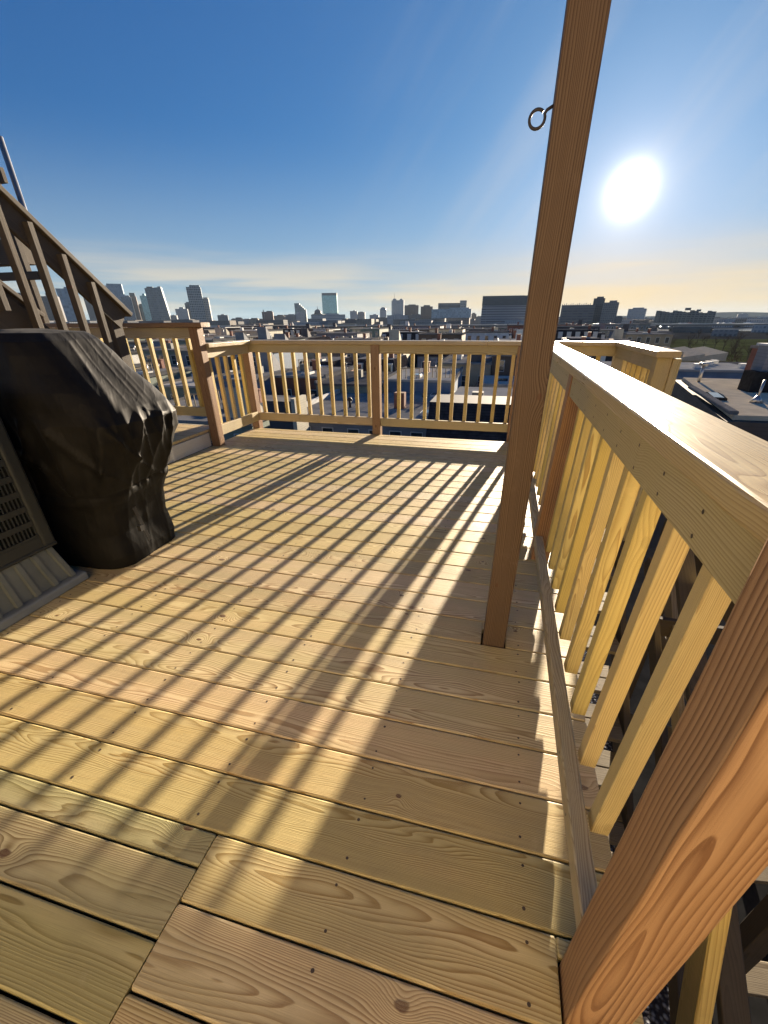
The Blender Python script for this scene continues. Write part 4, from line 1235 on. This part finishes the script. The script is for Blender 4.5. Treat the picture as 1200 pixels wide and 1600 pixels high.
def dormers(root, H):
    for i in range(13):
        one('dormer', [M['white'], M['glass']], root, lambda m: (m.box(-31 + i * 5, -28.6 + i * 5, -8.4, -5, H - .5, H + 2.2), m.box(-30.6 + i * 5, -29 + i * 5, -8.43, -8.41, H, H + 1.8, 1)))
    one('mansard', M['shingle'], root, lambda m: m.add([(-33, -8, H + .61), (33, -8, H + .61), (33, 8, H + .61), (-33, 8, H + .61), (-31, -5.5, H + 3), (31, -5.5, H + 3), (31, 5.5, H + 3), (-31, 5.5, H + 3)], [(4, 5, 6, 7), (0, 1, 5, 4), (1, 2, 6, 5), (2, 3, 7, 6), (3, 0, 4, 7)]))


block('mansard_block', -86, 395, 66, 16, -6.4, F['dark2'], 'long dark mansard block with a row of white dormers', 'apartment block', extra=dormers)
block('warehouse', 8, 380, 74, 26, -4.6, F['grey'], 'long low grey warehouse left of the tall post', 'warehouse')
block('blue_roof_hall', -200, 360, 22, 16, -6.0, M['sid_blue'], 'small hall with a bluish front beyond the left railing', 'hall')
block('brick_block', -96, 118, 17, 16, .35, M['sid_brick'], 'dark brick block rising just right of the platform railing', 'apartment block')
block('white_eaves_house', -190, 320, 26, 14, -6.3, M['sid_white'], 'white house with a dark roof left of the blue hall', 'house')
blab = ['dark', 'grey', 'tan', 'dark2', 'brown', 'grey', 'pale', 'dark2']
rb = random.Random(3)
k = 0
for i in range(46):
    Yb = rb.uniform(330, 600); xb = rb.uniform(-1.1, .5) * Yb
    if abs(xb - 8) < 60 and Yb < 420: continue
    if abs(xb + 86) < 55 and Yb < 420: continue
    if xb > .2 * Yb and Yb < 400: continue
    stl = rb.choice(blab)
    wds = {'dark': 'near-black', 'grey': 'mid-grey', 'tan': 'tan', 'dark2': 'charcoal', 'brown': 'brown', 'pale': 'pale'}[stl]
    zt = -6.5 + (Yb - 330) / 270 * 2.0 + rb.uniform(-2, 1.2)
    block('low_block', xb, Yb, rb.uniform(14, 42), rb.uniform(12, 20), zt, F[stl], 'low %s block, %s of its kind from the left below the skyline' % (wds, ORD[k]), 'building', 'low blocks below the skyline', roofm=rb.choice(['darkroof', 'greyroof', 'paleroof']))
    k += 1
LB = [o for o in col.objects if o.name.startswith('low_block')]
LB.sort(key=lambda o: math.atan2(o.location.x - CAM.x, o.location.y - CAM.y))
for i, o in enumerate(LB):
    o['label'] = o['label'].split(',')[0] + ', %s of the low blocks from the left below the skyline' % ORD[i]

# ================================================================== SKYLINE
TW = [
('glass_tower', -1594.0, 1657.0, 79.9, 139.8, 'glassL', 'pale blue glass tower with a stepped top right of the old stair'),
('glass_tower', -1549.0, 1672.0, 35.4, 98.7, 'glassD', 'dark blue glass tower against the pale blue one'),
('brick_tower', -1560.0, 1716.0, 32.0, 110.1, 'brown', 'reddish brown tower right of the dark blue glass tower'),
('office_tower', -1559.0, 1758.0, 25.0, 71.3, 'dark', 'lower dark tower between the brown and teal towers'),
('glass_tower', -1511.0, 1733.0, 29.7, 107.6, 'teal', 'slim teal tower attached left of the steel blue tower'),
('glass_tower', -1413.0, 1685.0, 65.3, 126.0, 'glassM', 'steel blue tower with folded glass front and slanted side'),
('office_block', -1249.0, 1561.0, 22.7, 25.6, 'grey', 'tiny grey block right of the steel blue tower'),
('office_tower', -1285.0, 1660.0, 45.5, 53.5, 'pale', 'pale tower with a curved top left of the white grid tower'),
('office_tower', -1291.0, 1718.0, 24.8, 73.6, 'dark', 'dark slim tower tucked behind the white grid tower'),
('residential_tower', -1001.0, 1373.0, 43.6, 105.1, 'grid', 'tall white grid glass tower above the step post'),
('residential_tower', -978.0, 1392.0, 20.2, 71.6, 'gridL', 'lower pale concrete wing of the white grid tower'),
('glass_tower', -1407.0, 1276.0, 53.7, 103.0, 'blue', 'bright blue glass tower seen between the old stair balusters'),
('office_tower', -1805.0, 1729.0, 27.1, 165.4, 'dark', 'dark tower top peeking over the old stair handrail'),
('office_tower', -1172.0, 934.0, 25.7, 66.6, 'dark', 'near-black tower farthest left between the stair balusters'),
('office_tower', -1214.0, 1041.0, 41.9, 70.7, 'dark2', 'charcoal tower behind the middle stair balusters'),
('office_block', -829.0, 1249.0, 29.1, 20.8, 'grey', 'small grey block with a flat top right of the grid tower'),
('apartment_block', -689.0, 1101.0, 25.4, 10.9, 'tan', 'low tan flats left of the thin stack'),
('apartment_block', -695.0, 1156.0, 21.9, 8.2, 'grey', 'low grey flats beside the tan flats'),
('apartment_block', -628.0, 1080.0, 22.0, 9.0, 'tan', 'low tan flats right at the thin stack'),
('apartment_tower', -717.0, 1317.0, 32.5, 29.1, 'brown', 'dark brown apartment tower with a stepped top'),
('apartment_block', -664.0, 1288.0, 31.6, 18.1, 'tan', 'broad tan flats right of the brown apartment tower'),
('apartment_block', -659.0, 1347.0, 33.0, 20.5, 'grey', 'grey flats left of the sloping slab tower'),
('office_tower', -711.0, 1544.0, 38.0, 55.7, 'greyL', 'grey slab tower with steps down its right side'),
('office_block', -632.0, 1360.0, 27.5, 25.5, 'pale', 'pale block in front of the stepped grey slab'),
('office_block', -496.0, 1255.0, 93.8, 19.7, 'band', 'wide white banded office block below the teal mirror tower'),
('glass_tower', -942.0, 2423.0, 79.9, 131.9, 'teal2', 'tall plain teal mirror glass tower standing alone'),
('office_tower', -602.0, 1802.0, 28.2, 37.9, 'pale', 'pale left one of two joined mid-height towers'),
('office_tower', -589.0, 1858.0, 31.7, 34.1, 'grey', 'grey right one of two joined mid-height towers'),
('office_block', -469.0, 1633.0, 32.0, 21.6, 'pale', 'pale block left of the domed tower'),
('office_tower', -593.0, 2222.0, 30.9, 58.1, 'pale', 'far pale tower with a rounded dome'),
('office_block', -390.0, 1448.0, 36.7, 10.3, 'dark2', 'low charcoal block in front of the domed tower'),
('office_tower', -610.0, 2527.0, 31.8, 104.2, 'pale', 'far pale tower with an antenna on top'),
('office_tower', -577.0, 2524.0, 38.4, 103.3, 'pale2', 'ribbed right half of the far antenna tower'),
('office_block', -340.0, 1460.0, 71.2, 18.9, 'rib', 'long pale vertically ribbed block'),
('office_block', -286.0, 1451.0, 38.0, 18.2, 'dark2', 'dark end block right of the ribbed block'),
('apartment_tower', -380.0, 1861.0, 54.1, 56.5, 'ribbrown', 'left brown vertically ribbed apartment tower'),
('apartment_tower', -287.0, 1675.0, 41.2, 48.3, 'ribbrown', 'right brown vertically ribbed apartment tower'),
('glass_block', -152.0, 1291.0, 105.8, 30.6, 'glassM2', 'broad hazy blue glass block'),
('office_block', -175.0, 1489.0, 86.2, 54.0, 'darkband', 'dark block with pale framed corner above the blue glass block'),
('office_block', -114.0, 1595.0, 16.8, 22.1, 'tan', 'narrow tan block right of the blue glass block'),
('office_block', -97.0, 1597.0, 16.8, 12.6, 'grey', 'low grey block left of the striped block'),
('office_block', -11.0, 999.0, 89.8, 42.9, 'stripe', 'large grey striped office block left of the tall post'),
('office_block', 122.0, 942.0, 56.9, 24.0, 'stripe2', 'brown striped block right of the tall post'),
('office_block', 157.0, 947.0, 18.6, 37.0, 'dark2', 'charcoal core block between striped block and grid tower'),
('office_tower', 174.0, 923.0, 25.1, 29.8, 'grid2', 'grey grid tower right of the tall post'),
('apartment_block', 183.0, 881.0, 11.8, 5.7, 'dark2', 'small dark block at the foot of the grey grid tower'),
('office_block', 346.0, 1459.0, 43.2, 28.6, 'pale', 'pale stepped block below the sun'),
('office_block', 241.0, 1073.0, 21.5, 1.7, 'grey', 'low grey block in front of the pale stepped block'),
('apartment_block', 275.0, 857.0, 80.8, 12.7, 'wave', 'long terraced apartment block with an uneven roofline'),
('office_tower', 766.0, 1847.0, 27.9, 15.1, 'pale', 'lone pale tower on the far right horizon'),
]
rt_ = random.Random(5)
for i, (nm, x, y, wd, zt, stl, lab) in enumerate(TW):
    Y0 = math.hypot(x - CAM.x, y - CAM.y)
    root = thing(nm, (x, y, GZ), lab, 'tower' if 'tower' in nm else 'building', 'buildings of the skyline')
    root.rotation_euler = (0, 0, -math.atan2(x - CAM.x, y - CAM.y) + rt_.uniform(-.10, .10) - (.14 if x < -900 else 0))
    root['_w'] = (0, 0, 0)
    H = zt - GZ
    dp = min(wd, 30)
    w2 = wd / 2
    mats = [F[stl], M['darkroof']]
    if i == 0:
        one('body', mats, root, lambda m: m.box(-w2, w2, -dp / 2, dp / 2, 0, H * .955))
        one('crown', mats, root, lambda m: m.box(-w2 * .35, w2, -dp / 2 + 1, dp / 2 - 1, H * .956, H))
    elif i == 5:
        one('body', mats, root, lambda m: m.add([(-w2, -dp / 2, 0), (w2 * 1.25, -dp / 2, 0), (w2 * 1.25, dp / 2, 0), (-w2, dp / 2, 0), (-w2, -dp / 2, H * .97), (w2 * .85, -dp / 2, H), (w2 * .85, dp / 2, H), (-w2, dp / 2, H * .97),
            (w2 * .1, -dp / 2 - 7, 0), (w2 * -.1, -dp / 2 - 2, H * .98)], [(0, 8, 9, 4), (8, 1, 5, 9), (1, 2, 6, 5), (2, 3, 7, 6), (3, 0, 4, 7), (4, 9, 5, 6, 7)]))
        one('crown', F['dark'], root, lambda m: (m.box(-w2 * .8, -w2 * .1, -6, 6, H * .975, H * 1.012), m.box(w2 * .45, w2 * .8, -6, 6, H * .99, H * 1.02)))
    elif i == 22:
        one('body', mats, root, lambda m: [m.box(-w2 + (0 if q == 0 else w2 * .9 + (q - 1) * w2 * .28), (w2 * -.1 if q == 0 else -w2 + w2 * .9 + q * w2 * .28), -dp / 2, dp / 2, 0, H * (1 - .07 * q)) for q in range(0, 5)])
    elif i == 29:
        one('body', mats, root, lambda m: m.box(-w2, w2, -dp / 2, dp / 2, 0, H * .80))
        one('dome', F['greyL'], root, lambda m: m.tube([(0, 0, H * .8 + q * 2.0) for q in range(8)], [w2 * math.sqrt(max(.02, 1 - (q / 7.2) ** 2)) for q in range(8)], 16))
    elif i == 31:
        one('body', mats, root, lambda m: m.box(-w2, w2, -dp / 2, dp / 2, 0, H * .93))
        one('crown', mats, root, lambda m: m.box(-w2 * .55, w2 * .55, -dp / 3, dp / 3, H * .931, H))
        one('antenna', M['concrete'], root, lambda m: m.tube([(0, 0, H), (0, 0, H + 30)], [.9, .5], 6))
    elif i == 41:
        one('body', mats, root, lambda m: (m.box(-w2, w2, -dp / 2, dp / 2, 0, H * .62), m.box(-w2 * .99, w2 * .99, -dp / 2 + .4, dp / 2 - .4, H * .621, H * .70)))
        one('crown', F['dark'], root, lambda m: m.box(-w2, w2, -dp / 2, dp / 2, H * .701, H))
        one('roof_plant', M['galv'], root, lambda m: [m.box(-w2 + q * 5.2, -w2 + q * 5.2 + 1.6, -3, 3, H, H + 1.4) for q in range(int(wd / 5.4))])
    elif i == 42:
        one('body', mats, root, lambda m: m.box(-w2, w2, -dp / 2, dp / 2, 0, H * .86))
        one('crown', M['concrete'], root, lambda m: m.box(-w2, w2, -dp / 2 - .3, dp / 2, H * .861, H))
        one('roof_plant', M['galv'], root, lambda m: [m.box(-w2 + q * 3.7, -w2 + q * 3.7 + 1.2, -3, 3, H, H + 1.8 + (q * 7 % 3) * .8) for q in range(int(wd / 4))])
    elif i == 48:
        one('body', mats, root, lambda m: [m.box(-w2 + q * wd / 14, -w2 + (q + 1) * wd / 14 - .01, -dp / 2 + (q % 3) * 2.5, dp / 2, 0, H - (q * 5 % 4) * .9 - (q > 9) * 1.2) for q in range(14)])
        one('crown', M['concrete'], root, lambda m: (m.box(-2, 6, -3, 3, H, H + 3.5), m.box(14, 20, -3, 3, H - 2, H + 1)))
    elif i == 38:
        one('body', mats, root, lambda m: m.box(-w2, w2, -dp / 2, dp / 2, 0, H * .9))
        one('crown', F['gridL'], root, lambda m: m.box(w2 * .55, w2, -dp / 2 - .5, dp / 2, H * .5, H))
    else:
        fr_ = rt_.uniform(.9, .96)
        one('body', mats, root, lambda m: m.box(-w2, w2, -dp / 2, dp / 2, 0, H * fr_))
        a = rt_.uniform(-.7, -.1); b_ = rt_.uniform(.3, .9)
        one('crown', F['dark2'] if stl in ('teal2', 'brown', 'ribbrown') else F[stl], root, lambda m: m.box(w2 * a if stl != 'teal2' else -w2, w2 * b_ if stl != 'teal2' else w2, -dp / 3, dp / 3, H * fr_ + .01, H))

# thin smoke stack, dome
tag(one('smoke_stack', M['concrete'], None, lambda m: m.tube([(-560, 1010, GZ), (-560, 1010, 25)], [1.6, 1.0], 10)), 'thin pale smoke stack in front of the skyline', 'smoke stack')
dm = thing('domed_church', (-630, 1500, GZ), 'dark domed building with a short spire left of the teal mirror tower', 'church')
one('body', F['dark2'], dm, lambda m: m.box(-646, -610, 1490, 1520, GZ, 22))
one('dome', F['dark2'], dm, lambda m: m.tube([(-629, 1500, 22 + q * 2.0) for q in range(8)], [13 * math.sqrt(max(.02, 1 - (q / 7.3) ** 2)) for q in range(8)], 16))
one('spire', M['concrete'], dm, lambda m: m.tube([(-629, 1500, 36), (-629, 1500, 47)], [1.2, .3], 6))

# far background: a lower city mass behind, and hills on the right
fm = MB(); rf_ = random.Random(9)
for i in range(420):
    a = R(rf_.uniform(-56, 28)); D = rf_.uniform(900, 2700)
    x, y = D * math.sin(a), D * math.cos(a)
    h = rf_.uniform(8, 17) + (D - 900) * .006
    if a > R(12): h *= .75
    ww = rf_.uniform(10, 34)
    fm.box(x - ww, x + ww, y - 10, y + 10, GZ, GZ + h, rf_.choice([0, 1, 2, 3]))
tag(fm.build('distant_city', [F['grey'], F['tan'], F['dark2'], F['pale']]), 'mass of low distant roofs filling the foot of the skyline', 'city', None, 'stuff')
hm = MB()
vs = []; fs = []
NH = 60
for i in range(NH + 1):
    a = R(-20 + 60 * i / NH)
    h = 22 + 40 * max(0, noise.noise(Vector((i * .11, 2.2, 0))) + .45) * (1 if i > 25 else .5)
    for D, hh_ in ((4600, 0), (5100, h), (5900, 0)):
        vs.append((D * math.sin(a), D * math.cos(a), GZ + hh_))
for i in range(NH):
    for j in range(2):
        fs.append((i * 3 + j, i * 3 + 3 + j, i * 3 + 4 + j, i * 3 + 1 + j))
hm.add(vs, fs, 0, None, 0, True)
tag(hm.build('hills', M['hill']), None, None, None, 'structure')

# ================================================================== ELEVATED HIGHWAY
hw = thing('elevated_highway', (60, 560, GZ), 'long elevated highway running across below the skyline', 'highway')
HYZ = -4.6


def hwy(y):
    return y


one('roadway', M['concrete'], hw, lambda m: m.box(-900, 700, 610, 628, HYZ - 1.6, HYZ))
one('lower_roadway', M['concrete'], hw, lambda m: m.box(-900, 700, 588, 600, HYZ - 4.2, HYZ - 3.2))
one('parapet', M['galv'], hw, lambda m: m.box(-900, 700, 609.5, 610, HYZ - .2, HYZ + .9))
for i in range(38):
    one('pier', M['concrete'], hw, lambda m: (m.box(-880 + i * 42, -877 + i * 42, 615, 622, GZ, HYZ - 1.61), m.box(-870 + i * 42, -868 + i * 42, 591, 597, GZ, HYZ - 4.21)))


def car_mesh(colr):
    m = MB()
    sec = [(-2.1, .35, .75), (-1.9, .3, .95), (-.9, .3, 1.0), (-.5, .3, 1.42), (.8, .3, 1.45), (1.5, .3, 1.05), (2.1, .35, .9)]
    vs = []
    for (x, z0, z1) in sec:
        iw = .75 if z1 > 1.2 else .88
        vs += [(x, -.9, z0), (x, .9, z0), (x, .9, min(z1, .95)), (x, iw, z1), (x, -iw, z1), (x, -.9, min(z1, .95))]
    fs = [(0, 5, 4, 3, 2, 1), tuple(36 + q for q in range(6))]
    for i in range(6):
        for q in range(6):
            fs.append((i * 6 + q, i * 6 + (q + 1) % 6, i * 6 + 6 + (q + 1) % 6, i * 6 + 6 + q))
    m.add(vs, fs, 0)
    return m


M['carlight'] = plain('silver_car_paint', (0.55, 0.56, 0.58), .15, .6)
M['cardark'] = plain('dark_car_paint', (0.05, 0.05, 0.06), .12, .3)
M['carred'] = plain('red_car_paint', (0.30, 0.03, 0.03), .15, .2)
M['tyre'] = plain('tyre_rubber', (0.02, 0.02, 0.02), .8)
protos = []
for nmm, mt in (('silver', 'carlight'), ('black', 'cardark'), ('red', 'carred')):
    me_o = car_mesh(0).build('body', M[mt]); protos.append((nmm, me_o.data)); bpy.data.objects.remove(me_o)
wm = MB()
for x in (-1.3, 1.3):
    for y in (-.86, .86):
        wm.tube([(x, y - .1, .33), (x, y + .1, .33)], .33, 10)
wo_ = wm.build('wheels', M['tyre']); wme = wo_.data; bpy.data.objects.remove(wo_)
rc = random.Random(21)
cars = []
for i in range(40):
    right = i < 26
    az_ = rc.uniform(11, 24) if right else rc.uniform(-30, 8)
    y = rc.choice([613, 617, 621, 625]); z = HYZ
    if i % 3 == 2: y = rc.choice([591, 596]); z = HYZ - 3.2
    x = math.tan(R(az_)) * y
    cars.append((x, y, z, rc.choice([0, 0, 0, 1, 2]), rc.choice([0, math.pi])))
cars.sort()
for i, (x, y, z, ci, ro) in enumerate(cars):
    nmm, me = protos[ci]
    t = thing('car', (x, y, z), '%s car on the elevated highway, %s car from the left' % (nmm, ORD[i]), 'car', 'cars on the elevated highway')
    t.rotation_euler = (0, 0, ro)
    b_ = bpy.data.objects.new('body', me); col.objects.link(b_); b_.parent = t
    b_ = bpy.data.objects.new('wheels', wme); col.objects.link(b_); b_.parent = t


# ================================================================== TREES
def bare_tree(seed, h=9.0, spread=1.0):
    rn = random.Random(seed)
    mb = MB(); tw = MB()
    def grow_(p, d, L, r, lev):
        q = p + d * L
        (mb if lev < 2 else tw).tube([p, (p + q) / 2 + Vector((rn.uniform(-.05, .05), rn.uniform(-.05, .05), 0)) * L, q], [r, r * .82, r * .62], 5 if lev < 2 else 3, cap=False)
        if lev >= 5: return
        nk = 3 if lev < 4 else 3
        for k in range(nk):
            ax = Vector((rn.uniform(-1, 1), rn.uniform(-1, 1), rn.uniform(-.2, .6))).normalized()
            nd = (d * .75 + ax * .75 * spread + Vector((0, 0, .12))).normalized()
            st_ = p.lerp(q, rn.uniform(.55, 1.0))
            grow_(st_, nd, L * rn.uniform(.6, .8), max(.012, r * .58), lev + 1)
    grow_(Vector((0, 0, 0)), Vector((0, 0, 1)), h * .30, h * .018, 0)
    return mb, tw


tp_ = []
for sd in (1, 2, 3, 4):
    a, b_ = bare_tree(sd, 9.5, .9 + .1 * sd)
    oa = a.build('trunk', M['bark']); ob_ = b_.build('crown', M['twig'])
    tp_.append((oa.data, ob_.data)); bpy.data.objects.remove(oa); bpy.data.objects.remove(ob_)


def conifer(seed, h=9.5, rad=1.5):
    rn = random.Random(seed)
    cr = MB()
    for k in range(950):
        t = rn.random() ** .8
        z = h * (.08 + .92 * t)
        rr = rad * (1 - t) ** .8 * rn.uniform(.35, 1.12) + .05
        a = rn.uniform(0, 2 * math.pi)
        if noise.noise(Vector((math.cos(a) * 1.6, math.sin(a) * 1.6, z * 1.1 + seed))) < -.12: rr *= .5
        c = Vector((rr * math.cos(a), rr * math.sin(a), z - rr * .25))
        for q in range(4):
            d1 = Vector((rn.uniform(-1, 1), rn.uniform(-1, 1), rn.uniform(-.7, .3))).normalized() * rn.uniform(.12, .32)
            d2 = Vector((rn.uniform(-1, 1), rn.uniform(-1, 1), rn.uniform(-.6, .6))).normalized() * .09
            cr.add([c - d2, c + d1, c + d2], [(0, 1, 2)])
    tr = MB(); tr.tube([(0, 0, 0), (0, 0, h * .95)], [.16, .03], 7)
    return tr, cr


def place_tree(name, meshes, x, y, s, label, group, rz=0):
    t = thing(name, (x, y, GZ), label, 'tree', group)
    t.rotation_euler = (0, 0, rz); t.scale = (s, s, s)
    for nm_, me in zip(('trunk', 'crown'), meshes):
        o = bpy.data.objects.new(nm_, me); col.objects.link(o); o.parent = t
    return t


a, b_ = conifer(4, 9.6, 1.35)
oa = a.build('trunk', M['bark']); ob_ = b_.build('crown', M['needles']); con = (oa.data, ob_.data)
bpy.data.objects.remove(oa); bpy.data.objects.remove(ob_)
place_tree('conifer', con, -9.0, 71.5, 1.0, 'dark evergreen conifer among the houses behind the back railing', None)
rc = random.Random(33)
tl_ = []
for i in range(46):
    if i < 24:      # park at the right
        y = rc.uniform(105, 330); x = y * rc.uniform(.30, .50)
        zone = 'park'
    else:
        y = rc.choice([43.5, 61.5, 82.5, 107, 135, 168]) + rc.uniform(-1, 1); x = y * rc.uniform(-.95, .2)
        zone = 'yards'
    tl_.append((x, y, zone, rc.randrange(4), rc.uniform(.7, 1.15), rc.uniform(0, 6)))
tl_.sort()
ip = iy = 0
for (x, y, zone, k, s, rz) in tl_:
    if zone == 'park':
        lab = 'bare winter tree in the park at the right, %s from the left' % ORD[ip]; ip += 1
    else:
        lab = 'bare winter tree between the rows of houses, %s from the left' % ORD[iy]; iy += 1
    place_tree('bare_tree', tp_[k], x, y, s * (1 if zone == 'park' else .8), lab, 'bare trees in the park' if zone == 'park' else 'bare trees between the houses', rz)

# ================================================================== HAZE
hz = MB(); hz.box(-9100, 9100, -3100, 12100, GZ - 1, 190)
hm_, n, b = new_mat('haze_air')
hm_.node_tree.nodes.remove(b)
pv_ = n.new('ShaderNodeVolumePrincipled')
pv_.inputs['Color'].default_value = (0.60, 0.78, 1.0, 1)
pv_.inputs['Density'].default_value = 0.00003
pv_.inputs['Anisotropy'].default_value = 0.0
out = [q for q in hm_.node_tree.nodes if q.type == 'OUTPUT_MATERIAL'][0]
hm_.node_tree.links.new(pv_.outputs[0], out.inputs['Volume'])
hzo = hz.build('haze', hm_)
tag(hzo, None, None, None, 'stuff')

for o in list(col.objects):
    if '_w' in o: del o['_w']
